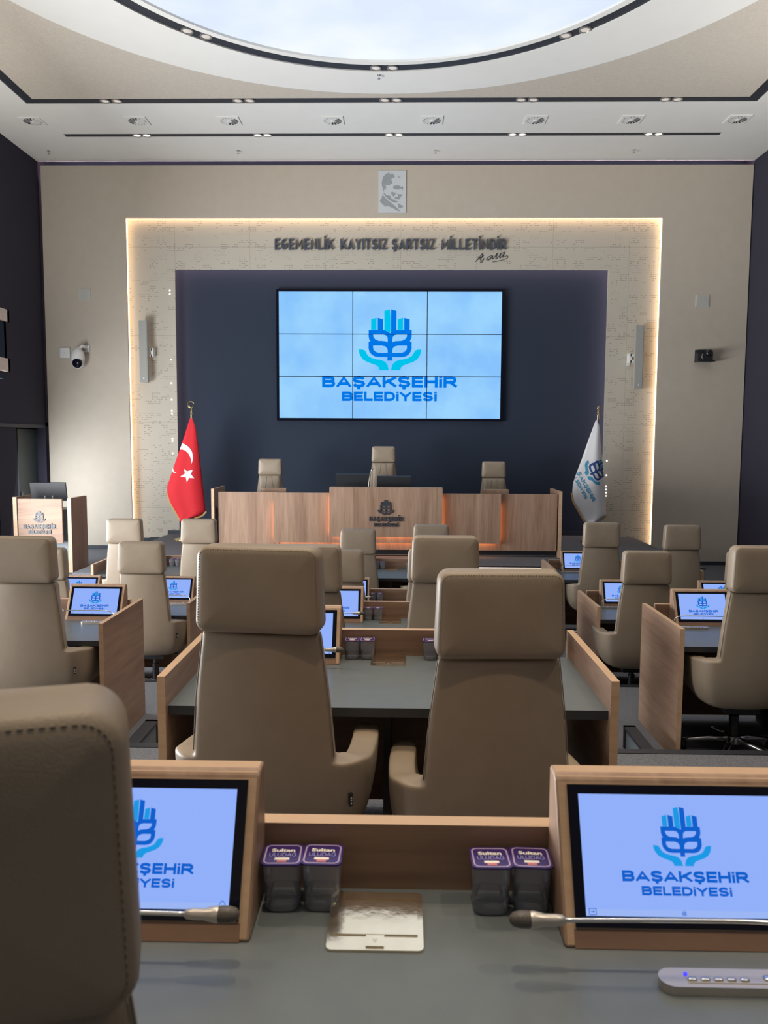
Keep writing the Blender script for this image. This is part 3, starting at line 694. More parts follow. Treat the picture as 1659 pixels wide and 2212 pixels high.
# column speakers
def column_speaker(x, z0, z1, side, label):
    o = empty('column_speaker', (x, 15.35, z0)); h = z1 - z0
    bm = B(); prism(bm, [(-0.075, -0.24), (0.075, -0.24), (0.075, -0.16), (0.045, -0.11), (-0.045, -0.11), (-0.075, -0.16)], 0, h, 'z'); fin(bm, 'cabinet', 'speaker_grey', o, bevel=0.006)
    bm = B(); box(bm, -0.065, 0.065, -0.245, -0.24, 0.04, h - 0.03); fin(bm, 'grille', 'speaker_grey', o)
    bm = B(); box(bm, -0.012, 0.012, -0.248, -0.244, 0.06, 0.085); fin(bm, 'badge', 'plate_white', o)
    bm = B(); box(bm, side * 0.13 - 0.03, side * 0.13 + 0.03, -0.012, 0, h * 0.38, h * 0.58); box(bm, min(0, side * 0.13), max(0, side * 0.13), -0.14, -0.11, h * 0.42, h * 0.46); box(bm, min(0, side * 0.13), max(0, side * 0.13), -0.14, -0.11, h * 0.52, h * 0.56)
    box(bm, side * 0.13 - 0.02, side * 0.13 + 0.02, -0.14, -0.012, h * 0.42, h * 0.56); fin(bm, 'bracket', 'plate_white', o, bevel=0.003)
    tag(o, label, 'speaker')
column_speaker(-4.77, 3.36, 4.49, 1, 'tall grey column speaker on the left side of the perforated surround')
column_speaker(4.36, 3.27, 4.42, -1, 'tall grey column speaker on the right side of the perforated surround')
for x0, x1, z0, z1, l in ((-5.977, -5.758, 4.854, 5.073, 'square pale grille high on the beige wall left of the surround'), (5.374, 5.619, 4.756, 4.988, 'square pale grille high on the beige wall right of the surround')):
    o = empty('wall_grille', ((x0 + x1) / 2, 15.2, z0)); a = (x1 - x0) / 2; h = z1 - z0
    bm = B(); box(bm, -a, a, -0.012, 0, 0, h); fin(bm, 'frame', 'vent_panel', o, bevel=0.003)
    bm = B()
    for k in range(12): xx = -a + 0.012 + k * (2 * a - 0.024) / 12; box(bm, xx, xx + 0.010, -0.018, -0.011, 0.012, h - 0.012)
    fin(bm, 'slats', 'vent_panel', o); tag(o, l, 'grille')
o = empty('access_point', (-6.26, 15.2, 3.802)); bm = B(); vs = cushion(bm, 0.196, 0.05, 0.196, 0.02, 7); move(vs, Matrix.Translation((0, -0.025, 0.098))); fin(bm, 'housing', 'plate_white', o, True)
bm = B(); lathe(bm, [(0.012, 0), (0.012, 0.002)], 12, Matrix.Translation((0, -0.05, 0.098)) @ Matrix.Rotation(math.pi / 2, 4, 'X')); fin(bm, 'emblem', 'plaque', o)
tag(o, 'square white wireless access point on the beige wall beside the dome camera', 'access point')
o = empty('dome_camera', (-5.93, 15.2, 3.58))
bm = B(); box(bm, 0.03, 0.13, -0.03, 0, 0.33, 0.46); tube(bm, [(0.08, -0.02, 0.42), (0.05, -0.16, 0.43), (0.0, -0.2, 0.38)], 0.03, 10); fin(bm, 'bracket', 'plate_white', o, 'auto')
bm = B(); lathe(bm, [(0.03, 0.40), (0.07, 0.37), (0.115, 0.30), (0.125, 0.20), (0.12, 0.17)], 24, Matrix.Translation((-0.02, -0.2, 0))); fin(bm, 'shroud', 'plate_white', o, 'auto')
bm = B(); lathe(bm, [(0.118, 0.17)] + [(0.112 * math.cos(t), 0.12 - 0.112 * math.sin(t)) for t in (0, 0.4, 0.8, 1.2, 1.5)], 24, Matrix.Translation((-0.02, -0.2, 0))); fin(bm, 'ball', 'plate_white', o, 'auto')
bm = B(); lathe(bm, [(0.085, 0.0), (0.085, 0.05), (0.06, 0.065), (0.001, 0.07)], 20, Matrix.Translation((-0.0, -0.26, 0.115)) @ Matrix.Rotation(math.radians(108), 4, 'X')); fin(bm, 'lens', 'gloss_black', o, 'auto')
tag(o, 'white dome security camera on a bracket on the beige wall', 'camera')
o = empty('conference_camera', (5.54, 15.2, 3.76))
bm = B(); box(bm, -0.15, 0.15, -0.22, 0, 0, 0.025); box(bm, -0.13, -0.10, -0.03, 0, 0.02, 0.1); fin(bm, 'shelf', 'black', o, bevel=0.004)
bm = B(); box(bm, -0.15, 0.12, -0.19, -0.02, 0.025, 0.16); box(bm, -0.15, 0.1, -0.1, -0.02, 0.16, 0.22); fin(bm, 'body', 'screen_black', o, bevel=0.01)
bm = B(); lathe(bm, [(0.06, 0), (0.06, 0.06), (0.045, 0.075), (0.04, 0.06)], 20, Matrix.Translation((0.04, -0.19, 0.15)) @ Matrix.Rotation(math.pi / 2, 4, 'X')); fin(bm, 'lens', 'dark_steel', o, 'auto')
bm = B(); tube(bm, smooth_path([(-0.06, -0.19, 0.15), (-0.09, -0.22, 0.08), (-0.06, -0.21, 0.03)]), 0.006, 6); fin(bm, 'cable', 'silver', o, True)
tag(o, 'black conference camera on a small shelf on the beige wall right', 'camera')

# balcony along the left wall
o = empty('balcony_rail', (-6.1, 11.6, 3.2))
R_ = (-6.1, 11.6, 3.2)
def lb(bm, x0, x1, y0, y1, z0, z1): box(bm, x0 - R_[0], x1 - R_[0], y0 - R_[1], y1 - R_[1], z0 - R_[2], z1 - R_[2])
bm = B(); lb(bm, -5.66, -5.60, -3, 11.67, 3.965, 4.135); lb(bm, XL, -5.60, 11.61, 11.67, 3.965, 4.135); fin(bm, 'upper_band', 'balcony_wood', o)
bm = B(); lb(bm, -5.66, -5.60, -3, 11.65, 3.265, 3.445); lb(bm, XL, -5.60, 11.59, 11.65, 3.265, 3.445); fin(bm, 'lower_band', 'balcony_wood', o)
bm = B(); lb(bm, -5.66, -5.63, -3, 11.62, 3.44, 3.97); lb(bm, XL, -5.63, 11.56, 11.62, 3.44, 3.97); fin(bm, 'infill_panel', 'dark_glass', o)
bm = B(); lb(bm, XL, -5.66, -3, 11.58, 3.16, 3.30); fin(bm, 'balcony_slab', 'navy', o)
tag(o, 'balcony front with two wooden bands in a brightened tone at the left edge', 'balcony')

# ------------------------------------------------------------------ chair
def make_chair():
    root = empty('executive_chair', (0, 0, 0))
    lev = [  # z, y_rear, half width of back, half width over the arms, front end of the arms
        (0.345, -0.06, 0.07, 0.10, 0.00), (0.362, -0.17, 0.13, 0.19, 0.05), (0.40, -0.25, 0.19, 0.265, 0.10), (0.46, -0.30, 0.222, 0.312, 0.13), (0.54, -0.325, 0.234, 0.333, 0.22), (0.63, -0.338, 0.240, 0.342, 0.22), (0.700, -0.344, 0.242, 0.344, 0.22), (0.715, -0.345, 0.242, 0.344, 0.22),
        (0.735, -0.347, 0.2425, 0, 0), (0.82, -0.352, 0.236, 0, 0), (0.93, -0.357, 0.227, 0, 0), (1.04, -0.360, 0.213, 0, 0), (1.125, -0.362, 0.202, 0, 0), (1.142, -0.362, 0.200, 0, 0)]
    bm = B(); NB = 8
    cols = []
    rows = []
    for li, (z, yr, wb, wo, yf) in enumerate(lev):
        row = {}
        for k in range(-NB, NB + 1):
            p = k / NB
            row[k] = bm.verts.new((wb * p, yr + 0.022 * p * p, z))
        if wo:
            for s in (-1, 1):
                y0 = yr + 0.022
                for q in range(1, 9):
                    if q <= 5:
                        t = q / 5 * math.pi / 2
                        x = wb + (wo - wb) * math.sin(t); y = y0 + 0.15 * (1 - math.cos(t))
                    else:
                        f = (q - 5) / 3
                        x = wo - 0.03 * f * f; y = y0 + 0.15 + (yf - y0 - 0.15) * f
                    dz = 0.0
                    if li >= 5: dz = -0.045 * max(0, (q - 3) / 5) * (0.5 if li == 5 else 1)
                    row[s * (NB + q)] = bm.verts.new((s * x, y, z + dz))
        rows.append(row)
    for a, b in zip(rows, rows[1:]):
        ks = sorted(k for k in a if k in b)
        for k in ks:
            if k + 1 in a and k + 1 in b: bm.faces.new((a[k], a[k + 1], b[k + 1], b[k]))
    ks = sorted(rows[0]); bm.faces.new([rows[0][k] for k in ks])
    bmesh.ops.recalc_face_normals(bm, faces=bm.faces)
    # outward = towards -Y on the back
    fb = min(bm.faces, key=lambda f: f.calc_center_median().y)
    if fb.normal.y > 0: bmesh.ops.reverse_faces(bm, faces=bm.faces)
    me = bpy.data.meshes.new('shell'); bm.to_mesh(me); bm.free()
    t = bpy.data.objects.new('shell', me); COL.objects.link(t)
    so = t.modifiers.new('s', 'SOLIDIFY'); so.thickness = 0.095; so.offset = -1
    su = t.modifiers.new('u', 'SUBSURF'); su.levels = 2; su.render_levels = 2
    bpy.context.view_layer.update()
    me2 = bpy.data.meshes.new_from_object(t.evaluated_get(bpy.context.evaluated_depsgraph_get()))
    bpy.data.objects.remove(t); bpy.data.meshes.remove(me)
    shell = link('backrest_shell', me2, 'leather', root, True)
    # piping line along the shell rim
    for s in (-1, 1):
        bm = B(); path = []
        for z, yr, wb, wo, yf in lev[8:]: path.append((s * (wb - 0.007), yr + 0.026, z))
        tube(bm, path, 0.0018, 6); fin(bm, 'piping', 'thread', root, True)
    # headrest with its rear stitching
    HX, HZ, HC = 0.205, 0.1375, 1.2825
    def head_ring(d, y):
        out = []
        a, b_, r = HX - d, HZ - d, max(0.036 - d, 0.006)
        for cx_, cz_, t0 in ((a - r, b_ - r, 0), (-a + r, b_ - r, 1), (-a + r, -b_ + r, 2), (a - r, -b_ + r, 3)):
            for k in range(7):
                t = (t0 + k / 6) * math.pi / 2
                x, z = cx_ + r * math.cos(t), cz_ + r * math.sin(t)
                out.append(Vector((x * (1 - 0.05 * (z / 0.275 + 0.5)), -0.325 + y, HC + z + 0.004 * (1 - (x / HX) ** 2) * (1 if z > 0 else -0.6))))
        return out
    bm = B(); rings = []
    for d, y in ((0.12, -0.0625), (0.085, -0.0620), (0.05, -0.0600), (0.025, -0.0570), (0.012, -0.0535), (0.004, -0.0480), (0.0, -0.040), (-0.001, 0.0), (0.0, 0.032), (0.005, 0.045), (0.018, 0.054), (0.05, 0.061), (0.11, 0.065)):
        rings.append([bm.verts.new(p) for p in head_ring(d, y)])
    for a, b_ in zip(rings, rings[1:]):
        for k in range(len(a)): bm.faces.new((a[k], a[(k + 1) % len(a)], b_[(k + 1) % len(a)], b_[k]))
    bm.faces.new(rings[0]); bm.faces.new(rings[-1][::-1])
    h = fin(bm, 'headrest', 'leather', root, True)
    bm = B(); ln = head_ring(0.010, -0.0532); acc = 0.0; step = 0.0085
    for p, q in zip(ln, ln[1:] + ln[:1]):
        if (p.z + q.z) / 2 < HC - 0.12: continue
        n_ = max(1, round((q - p).length / step))
        for k in range(n_): tube(bm, [p + (q - p) * ((k + 0.2) / n_), p + (q - p) * ((k + 0.75) / n_)], 0.0009, 5)
    fin(bm, 'stitching', 'thread', h)
    # seat and front cushion
    bm = B(); vs = cushion(bm, 0.54, 0.50, 0.13, 0.05, 8, (0, 0, 0.02)); move(vs, Matrix.Translation((0, 0.0, 0.47))); fin(bm, 'seat', 'leather', root, True)
    bm = B(); vs = cushion(bm, 0.38, 0.08, 0.60, 0.035, 9, (0, 0.012, 0), 0.06); move(vs, Matrix.Translation((0, -0.245, 0.84))); c = fin(bm, 'back_cushion', 'leather', root, True)
    bm = B()
    for s in (-1, 1): tube(bm, [(s * 0.04, -0.205, 1.12), (s * 0.06, -0.196, 0.98), (s * 0.10, -0.194, 0.80), (s * 0.14, -0.203, 0.60)], 0.004, 6)
    fin(bm, 'cushion_seam', 'leather_dark', c, True)
    # maker's tag on the shell
    bm = B(); m = Matrix.Translation((0.286, -0.297, 0.585)) @ Matrix.Rotation(math.radians(28), 4, 'Z')
    box(bm, -0.006, 0.006, -0.006, 0.004, -0.021, 0.021, 0, m); tg = fin(bm, 'tag', 'black', root)
    bm = B()
    for z in (-0.011, -0.002, 0.006): box(bm, -0.0015, 0.003, -0.0068, -0.0058, z - 0.0026, z + 0.0026, 0, m)
    fin(bm, 'tag_mark', 'plaque', tg)
    upper = [o for o in COL.objects if o.parent == root]
    # base
    bm = B(); lathe(bm, [(0.030, 0.10), (0.030, 0.26), (0.020, 0.265), (0.020, 0.40)], 16); fin(bm, 'gas_column', 'dark_steel', root, 'auto')
    bm = B(); box(bm, -0.11, 0.11, -0.13, 0.13, 0.325, 0.37); box(bm, 0.10, 0.2, 0.02, 0.035, 0.335, 0.345); mech = fin(bm, 'tilt_mechanism', 'black', root, bevel=0.008)
    bm = B(); lathe(bm, [(0.045, 0.075), (0.05, 0.09), (0.045, 0.125), (0.03, 0.13)], 16); fin(bm, 'hub', 'steel', root, 'auto')
    for k in range(5):
        a = 2 * math.pi * k / 5 + 0.35; ca, sa = math.cos(a), math.sin(a)
        bm = B(); tube(bm, [(0.03 * ca, 0.03 * sa, 0.102), (0.15 * ca, 0.15 * sa, 0.092), (0.27 * ca, 0.27 * sa, 0.068), (0.315 * ca, 0.315 * sa, 0.058)], [0.024, 0.020, 0.015, 0.012], 8)
        leg = fin(bm, 'base_leg', 'steel', root, True)
        bm = B(); lathe(bm, [(0.022, 0.0), (0.026, 0.006), (0.026, 0.034), (0.012, 0.052)], 12, Matrix.Translation((0.305 * ca, 0.305 * sa, 0))); fin(bm, 'caster', 'black', leg, 'auto')
    return root, [o.name for o in upper] + [mech.name]
chair0, UP = make_chair(); reg(chair0)
UPB = {n.split('.')[0] for n in UP}
used = False
CH = 'high backed taupe leather chair'
def chair(x, y_rear, zf, dz, label, rz=0.0, group='taupe council chairs'):
    global used
    o = copy_tree(chair0) if used else chair0
    used = True
    c, s = math.cos(rz), math.sin(rz)
    o.location = (x - 0.36 * s, y_rear + 0.36 * c, zf); o.rotation_euler = (0, 0, rz)
    for ch in KIDS[o]:
        if ch.name.split('.')[0] in UPB: ch.location.z = dz
    tag(o, label, 'chair', group)
    return o
PEND = []     # chairs are placed once the lift of every copy can be set on its own
for a in ((-0.424, 0.62, 0.79, -0.109, 'taupe leather chair back filling the lower left corner, nearest to the viewer'),
          (-0.446, 2.52, 0.595, -0.025, 'large taupe chair on the left seat of the second middle desk'),
          (0.318, 2.50, 0.595, -0.095, 'large taupe chair on the right seat of the second middle desk'),
          (-0.545, 4.74, 0.30, -0.02, 'taupe chair half hidden behind the left chair of the second middle desk'),
          (0.272, 4.78, 0.30, 0.035, 'taupe chair on the right seat of the third middle desk'),
          (-0.50, 6.80, 0.0, -0.03, 'taupe chair on the left seat of the fourth middle desk, mostly hidden'),
          (0.27, 6.80, 0.0, -0.02, 'taupe chair right of the fourth middle desk, hidden behind a larger chair'),
          (-0.466, 9.0, 0.0, -0.10, 'small taupe chair on the left seat of the front middle desk'),
          (0.353, 9.0, 0.0, -0.045, 'small taupe chair on the right seat of the front middle desk'),
          (-2.29, 4.80, 0.30, 0.010, 'taupe chair cut by the left picture edge at the nearest left desk'),
          (-2.245, 6.92, 0.0, 0.010, 'taupe chair on the right seat of the second left desk'),
          (-3.12, 6.95, 0.0, -0.055, 'taupe chair peeking out on the left seat of the second left desk'),
          (-2.285, 9.1, 0.0, -0.005, 'taupe chair on the right seat of the farthest left desk, below the red flag'),
          (-3.136, 9.1, 0.0, -0.01, 'taupe chair on the left seat of the farthest left desk, near the lectern'),
          (2.175, 4.80, 0.30, -0.015, 'large taupe chair cut by the right picture edge at the nearest right desk'),
          (2.064, 6.72, 0.0, -0.012, 'taupe chair on the left seat of the second right desk'),
          (2.965, 6.80, 0.0, -0.02, 'taupe chair right seat of the second right desk, only a sliver visible'),
          (2.25, 9.0, 0.0, -0.005, 'taupe chair left seat of the farthest right desk, below the white flag'),
          (3.15, 9.02, 0.0, -0.03, 'taupe chair on the right seat of the farthest right desk')):
    PEND.append((*a, {0.62: 0.30, 2.52: -0.10, 2.50: 0.04}.get(a[1], 0.0)))
PEND += [(-2.235, 13.95, 0.50, 0.06, 'taupe chair behind the left end of the podium, facing the room', math.pi),
         (-0.288, 13.95, 0.50, 0.285, 'tall taupe chair behind the podium centre, facing the room', math.pi),
         (1.60, 13.95, 0.50, 0.035, 'taupe chair behind the right end of the podium, facing the room', math.pi)]
for x, y, z, dz, l, rz in PEND:
    if rz: y = y  # front of the headrest is what shows
    chair(x, y, z, dz, l, rz)

# ------------------------------------------------------------------ desk
def edge_box(bm, x0, x1, y0, y1, z0, z1, edges):
    fs = box(bm, x0, x1, y0, y1, z0, z1)
    for i in edges: fs[i].material_index = 1
def make_desk(half=0.848, n0=0.0):
    o = empty('council_desk', (0, 0, 0)); t = 0.03
    for s in (-1, 1):
        bm = B(); x0, x1 = (-half, -half + t) if s < 0 else (half - t, half)
        edge_box(bm, x0, x1, n0, 0.80, 0.0, 0.86, (1, 2, 4)); fin(bm, 'side_panel', ['wood_deep', 'wood_edge'], o)
    bm = B(); box(bm, -half + t, half - t, n0 + 0.03, 0.765, 0.705, 0.74)[2].material_index = 1; fin(bm, 'desktop', ['desk_top', 'desk_edge'], o)
    bm = B(); edge_box(bm, -half + t + 0.055, half - t - 0.055, 0.765, 0.80, 0.05, 0.86, (1, 3, 5)); fin(bm, 'back_panel', ['wood_wide', 'wood_edge'], o)
    bm = B(); box(bm, -0.015, 0.015, n0 + 0.18, 0.765, 0.0, 0.705); fin(bm, 'support_panel', 'underside', o)
    reg(o); return o
desk_near = make_desk(n0=0.17); desk0 = make_desk()
DESKS = [('C1', -0.022, 0.615, 0.79, 'nearest wooden double desk in the middle block, holding the big screens'),
         ('C2', -0.043, 2.90, 0.595, 'second wooden double desk in the middle block, behind the two large chairs'),
         ('C3', -0.055, 5.00, 0.30, 'third wooden double desk in the middle block'),
         ('C4', -0.075, 7.10, 0.0, 'fourth wooden double desk in the middle block, mostly hidden'),
         ('C5', -0.10, 9.15, 0.0, 'front wooden double desk in the middle block, before the podium'),
         ('L3', -2.72, 5.00, 0.30, 'nearest wooden double desk on the left, with a tall side panel'),
         ('L4', -2.72, 7.10, 0.0, 'second wooden double desk on the left side'),
         ('L5', -2.74, 9.25, 0.0, 'farthest wooden double desk on the left, near the lectern'),
         ('R3', 2.60, 5.00, 0.30, 'nearest wooden double desk on the right, with a tall side panel'),
         ('R4', 2.60, 7.10, 0.0, 'second wooden double desk on the right side'),
         ('R5', 2.60, 9.15, 0.0, 'farthest wooden double desk on the right side')]
D = {}
for i, (k, x, y, z, l) in enumerate(DESKS):
    o = (desk_near, desk0)[i] if i < 2 else copy_tree(desk0)
    o.location = (x, y, z); tag(o, l, 'desk', 'wooden double council desks'); D[k] = (x, y, z)

# screen unit
TH = math.atan2(0.228, 0.112)
SLOPE = Matrix.Rotation(TH, 4, 'X')
def on_slope(x, s, lift): return SLOPE @ Matrix.Translation((x, s, lift))
def make_screen(side):
    o = empty('desk_screen', (0, 0, 0))
    bm = B(); prism(bm, [(0, 0), (0.112, 0.228), (0.122, 0.235), (0.16, 0.235), (0.16, 0)], -0.20, 0.20, 'x')
    for f in bm.faces:
        f.normal_update()
        if abs(f.normal.x) < 0.5: f.material_index = 1
    bm.faces.ensure_lookup_table()
    hb = fin(bm, 'housing', ['wood_up', 'wood_edge'], o, bevel=0.005)
    bm = B(); box(bm, -0.181, 0.181, 0.03, 0.246, -0.004, 0.004, 0, SLOPE); fin(bm, 'bezel', 'gloss_black', o, bevel=0.0015)
    bm = B(); box(bm, -0.1835, 0.1835, 0.0, 0.028, -0.003, 0.001, 0, SLOPE); fin(bm, 'base_strip', 'wood_wide', o)
    bm = B(); box(bm, -0.1635, 0.1635, 0.047, 0.231, 0.0, 0.0046, 0, SLOPE); sc = fin(bm, 'display', 'scr_bg', o)
    bm = B(); box(bm, -0.1635, 0.1635, 0.047, 0.057, 0.0045, 0.0048, 0, SLOPE); fin(bm, 'status_bar', 'scr_bar', sc)
    def put(name, me, mat, x, s): return link(name, xform(me, on_slope(x, s, 0.0050)), mat, sc)
    for which, mt in (('dark', 'scr_dark'), ('light', 'scr_light')): put('emblem', emblem(0.094, which), mt, 0, 0.122)
    put('lettering', block_text('BAŞAKŞEHiR', 0.203, 0.0165, 0.265), 'scr_dark', 0, 0.098)
    put('lettering', block_text('BELEDiYESi', 0.144, 0.0135, 0.265), 'scr_dark', 0, 0.078)
    put('small_emblem', emblem(0.010, 'dark'), 'scr_dark', -0.008, 0.0475)
    q = -side
    ic = [(-0.006, 0), (0.006, 0), (0.006, 0.01), (-0.006, 0.01)]
    if side > 0: ici = [[(-0.005, 0.001), (0.005, 0.001), (0.005, 0.009), (-0.005, 0.009)], [(-0.003, 0.0045), (0.001, 0.0045), (0.001, 0.003), (0.0035, 0.005), (0.001, 0.007), (0.001, 0.0055), (-0.003, 0.0055)]]
    else: ic = [(-0.005, 0), (0.005, 0), (0.005, 0.008), (0, 0.013), (-0.005, 0.008)]; ici = [[(-0.004, 0.001), (-0.001, 0.001), (-0.001, 0.005), (0.001, 0.005), (0.001, 0.001), (0.004, 0.001), (0.004, 0.0075), (0, 0.0115), (-0.004, 0.0075)]]
    put('corner_icon', poly_mesh([ic] + ici), 'scr_dark', q * 0.153, 0.0482)
    reg(o); return o
scr = {1: make_screen(1), -1: make_screen(-1)}
usedS = {1: False, -1: False}
# microphone unit: side +1 has its gooseneck at the right end, reaching left
def make_mic(side):
    o = empty('conference_microphone', (0, 0, 0)); s = side
    bm = B(); n = 10; L, r = 0.125, 0.0215
    pts = [(L - r + r * math.cos(a), r * math.sin(a)) for a in [(-math.pi / 2 + math.pi * k / n) for k in range(n + 1)]] + [(-L + r + r * math.cos(a), r * math.sin(a)) for a in [(math.pi / 2 + math.pi * k / n) for k in range(n + 1)]]
    prism(bm, pts, 0, 0.014, 'z'); base = fin(bm, 'base', 'silver', o, 'auto', bevel=0.004)
    bm = B(); box(bm, -0.085, 0.085, -0.0125, 0.0125, 0.0138, 0.0150); fin(bm, 'control_panel', 'silver', base, bevel=0.0005)
    for k in range(5):
        bm = B(); x = -s * (0.078 - k * 0.019); vs = cushion(bm, 0.013, 0.007, 0.005, 0.002, 3); move(vs, Matrix.Translation((x, -0.006, 0.0155))); fin(bm, 'button', 'steel', o, True)
    bm = B(); x = s * 0.045; vs = cushion(bm, 0.036, 0.012, 0.006, 0.0028, 4); move(vs, Matrix.Translation((x, -0.002, 0.0155))); fin(bm, 'talk_button', 'steel', o, True)
    bm = B(); lathe(bm, [(0.003, 0.0145), (0.003, 0.0165), (0.001, 0.017)], 10, Matrix.Translation((-s * 0.084, 0.006, 0))); fin(bm, 'indicator_light', 'blue_led', o)
    bm = B(); xb = s * 0.108
    path = smooth_path([(xb, 0.008, 0.012), (xb, 0.010, 0.035), (xb - s * 0.006, 0.018, 0.060), (xb - s * 0.03, 0.026, 0.077), (xb - s * 0.08, 0.028, 0.084), (xb - s * 0.2, 0.028, 0.084), (xb - s * 0.375, 0.028, 0.082)], 6)
    tube(bm, path, 0.0036, 8); fin(bm, 'gooseneck', 'steel', o, True)
    bm = B(); m = Matrix.Translation((xb - s * 0.37, 0.028, 0.082)) @ Matrix.Rotation(-s * math.pi / 2, 4, 'Y')
    lathe(bm, [(0.0045, -0.004), (0.0075, 0.0), (0.0085, 0.010), (0.0085, 0.026), (0.0105, 0.034), (0.0125, 0.044), (0.0115, 0.050)], 16, m); head = fin(bm, 'microphone_head', 'silver', o, 'auto')
    bm = B(); lathe(bm, [(0.0112, 0.044), (0.0125, 0.052), (0.0125, 0.064), (0.010, 0.074), (0.005, 0.079), (0.001, 0.080)], 16, m); fin(bm, 'grille', 'mesh', head, 'auto')
    reg(o); return o
mic = {1: make_mic(1), -1: make_mic(-1)}
usedM = {1: False, -1: False}
def lid_outline(a, r, n=4):
    p = []
    for cx_, cy_, t0 in ((a - r, a - r, 0), (-a + r, a - r, 1), (-a + r, -a + r, 2), (a - r, -a + r, 3)):
        for k in range(n + 1):
            t = (t0 + k / n) * math.pi / 2; p.append((cx_ + r * math.cos(t), cy_ + r * math.sin(t)))
    return p
def make_cup():
    o = empty('water_cup', (0, 0, 0))
    bm = B(); rings = []
    for z, a, r in ((0.0, 0.0260, 0.016), (0.003, 0.0290, 0.018), (0.024, 0.0300, 0.019), (0.026, 0.0292, 0.019), (0.030, 0.0308, 0.019), (0.060, 0.0318, 0.018), (0.085, 0.0325, 0.016)):
        rings.append([bm.verts.new((x, y, z)) for x, y in lid_outline(a, r)])
    n = len(rings[0])
    for a, b in zip(rings, rings[1:]):
        for k in range(n): bm.faces.new((a[k], a[(k + 1) % n], b[(k + 1) % n], b[k]))
    bm.faces.new(rings[0][::-1]); bm.faces.new(rings[-1]); fin(bm, 'cup_body', 'water', o, 'auto')
    bm = B(); prism(bm, lid_outline(0.0345, 0.010), 0.0855, 0.0885, 'z'); lid = fin(bm, 'lid', 'lid', o)
    link('lid_border', xform(poly_mesh([lid_outline(0.031, 0.010), lid_outline(0.0285, 0.008)]), Matrix.Translation((0, 0, 0.0888))), 'lid_border', lid)
    link('lid_lettering', xform(text_mesh('Sultan', 0.040, 0.0105, 0.03), Matrix.Translation((0, 0.008, 0.0889))), 'lid_text', lid)
    link('lid_lettering', xform(text_mesh('ULUDAĞ', 0.046, 0.0115, 0.0), Matrix.Translation((0, -0.0075, 0.0889))), 'lid_thin', lid)
    link('lid_band', xform(poly_mesh([[(-0.0125, -0.019), (0.0125, -0.019), (0.0125, -0.0115), (-0.0125, -0.0115)]]), Matrix.Translation((0, 0, 0.0889))), 'lid_text', lid)
    link('lid_mark', xform(poly_mesh([[(-0.008, -0.026), (0.008, -0.026), (0.008, -0.0195), (-0.008, -0.0195)]]), Matrix.Translation((0, 0, 0.0889))), 'lid_red', lid)
    reg(o); return o
cup0 = make_cup(); cup_used = False
def make_plate():
    o = empty('cable_flap_plate', (0, 0, 0))
    bm = B(); prism(bm, lid_outline(1, 0.12), 0, 0.004, 'z')
    for v in bm.verts: v.co.x *= 0.077; v.co.y *= 0.067
    fin(bm, 'frame', 'chrome', o, bevel=0.0015)
    bm = B(); box(bm, -0.068, 0.068, -0.036, 0.044, 0.0038, 0.0065)
    fin(bm, 'flap', 'chrome', o, bevel=0.001)
    bm = B(); box(bm, -0.068, 0.068, 0.047, 0.060, 0.0038, 0.0058); fin(bm, 'hinge_strip', 'chrome', o, bevel=0.001)
    bm = B(); box(bm, -0.0145, 0.0145, -0.062, -0.038, 0.0038, 0.0068); l = fin(bm, 'latch', 'chrome', o, bevel=0.001)
    link('arrow_mark', xform(poly_mesh([[(-0.004, -0.047), (0.004, -0.047), (0, -0.054)]]), Matrix.Translation((0, 0, 0.0072))), 'silver', l)
    tl = math.tan(math.radians(7.0))
    for c in COL.objects:
        if c.parent and (c.parent == o or c.parent.parent == o):
            for v in c.data.vertices: v.co.z += (v.co.y + 0.067) * tl if v.co.z > 0.001 else 0
    reg(o); return o
plate0 = make_plate(); plate_used = False
SEATS = [  # desk, side, screen centre x, mic centre offset, where
    ('C1', -1, -0.435, -0.145, 'nearest middle desk, left seat'), ('C1', 1, 0.465, 0.045, 'nearest middle desk, right seat'),
    ('C2', -1, -0.462, -0.12, 'second middle desk, left seat'), ('C2', 1, 0.44, 0.06, 'second middle desk, right seat'),
    ('C3', -1, -0.455, -0.13, 'third middle desk, left seat'), ('C3', 1, 0.43, 0.06, 'third middle desk, right seat'),
    ('C4', -1, -0.49, -0.10, 'fourth middle desk, left seat'), ('C4', 1, 0.41, 0.06, 'fourth middle desk, right seat'),
    ('C5', -1, -0.52, -0.10, 'front middle desk, left seat'), ('C5', 1, 0.39, 0.06, 'front middle desk, right seat'),
    ('L3', 1, -2.17, 0.075, 'nearest left desk, right seat'), ('L4', 1, -2.205, 0.09, 'second left desk, right seat'), ('L4', -1, -3.14, -0.09, 'second left desk, left seat'),
    ('L5', 1, -2.21, 0.09, 'farthest left desk, right seat'), ('L5', -1, -3.14, -0.09, 'farthest left desk, left seat'),
    ('R3', -1, 2.135, -0.135, 'nearest right desk, left seat'), ('R4', -1, 2.15, -0.12, 'second right desk, left seat'), ('R4', 1, 3.10, 0.08, 'second right desk, right seat'),
    ('R5', -1, 2.17, -0.12, 'farthest right desk, left seat'), ('R5', 1, 3.10, 0.08, 'farthest right desk, right seat')]
for k, s, x, off, where in SEATS:
    dx, dy, dz = D[k]
    o = copy_tree(scr[s]) if usedS[s] else scr[s]; usedS[s] = True
    o.location = (x, dy + 0.603, dz + 0.74)
    o.location.z += 0.0006
    tag(o, 'wood framed tilted screen with blue emblem on the %s' % where, 'screen', 'desk screens with the blue emblem')
    o = copy_tree(mic[s]) if usedM[s] else mic[s]; usedM[s] = True
    o.location = (x + off, dy + 0.518, dz + 0.7405)
    tag(o, 'silver gooseneck microphone unit on the %s' % where, 'microphone', 'gooseneck conference microphones')
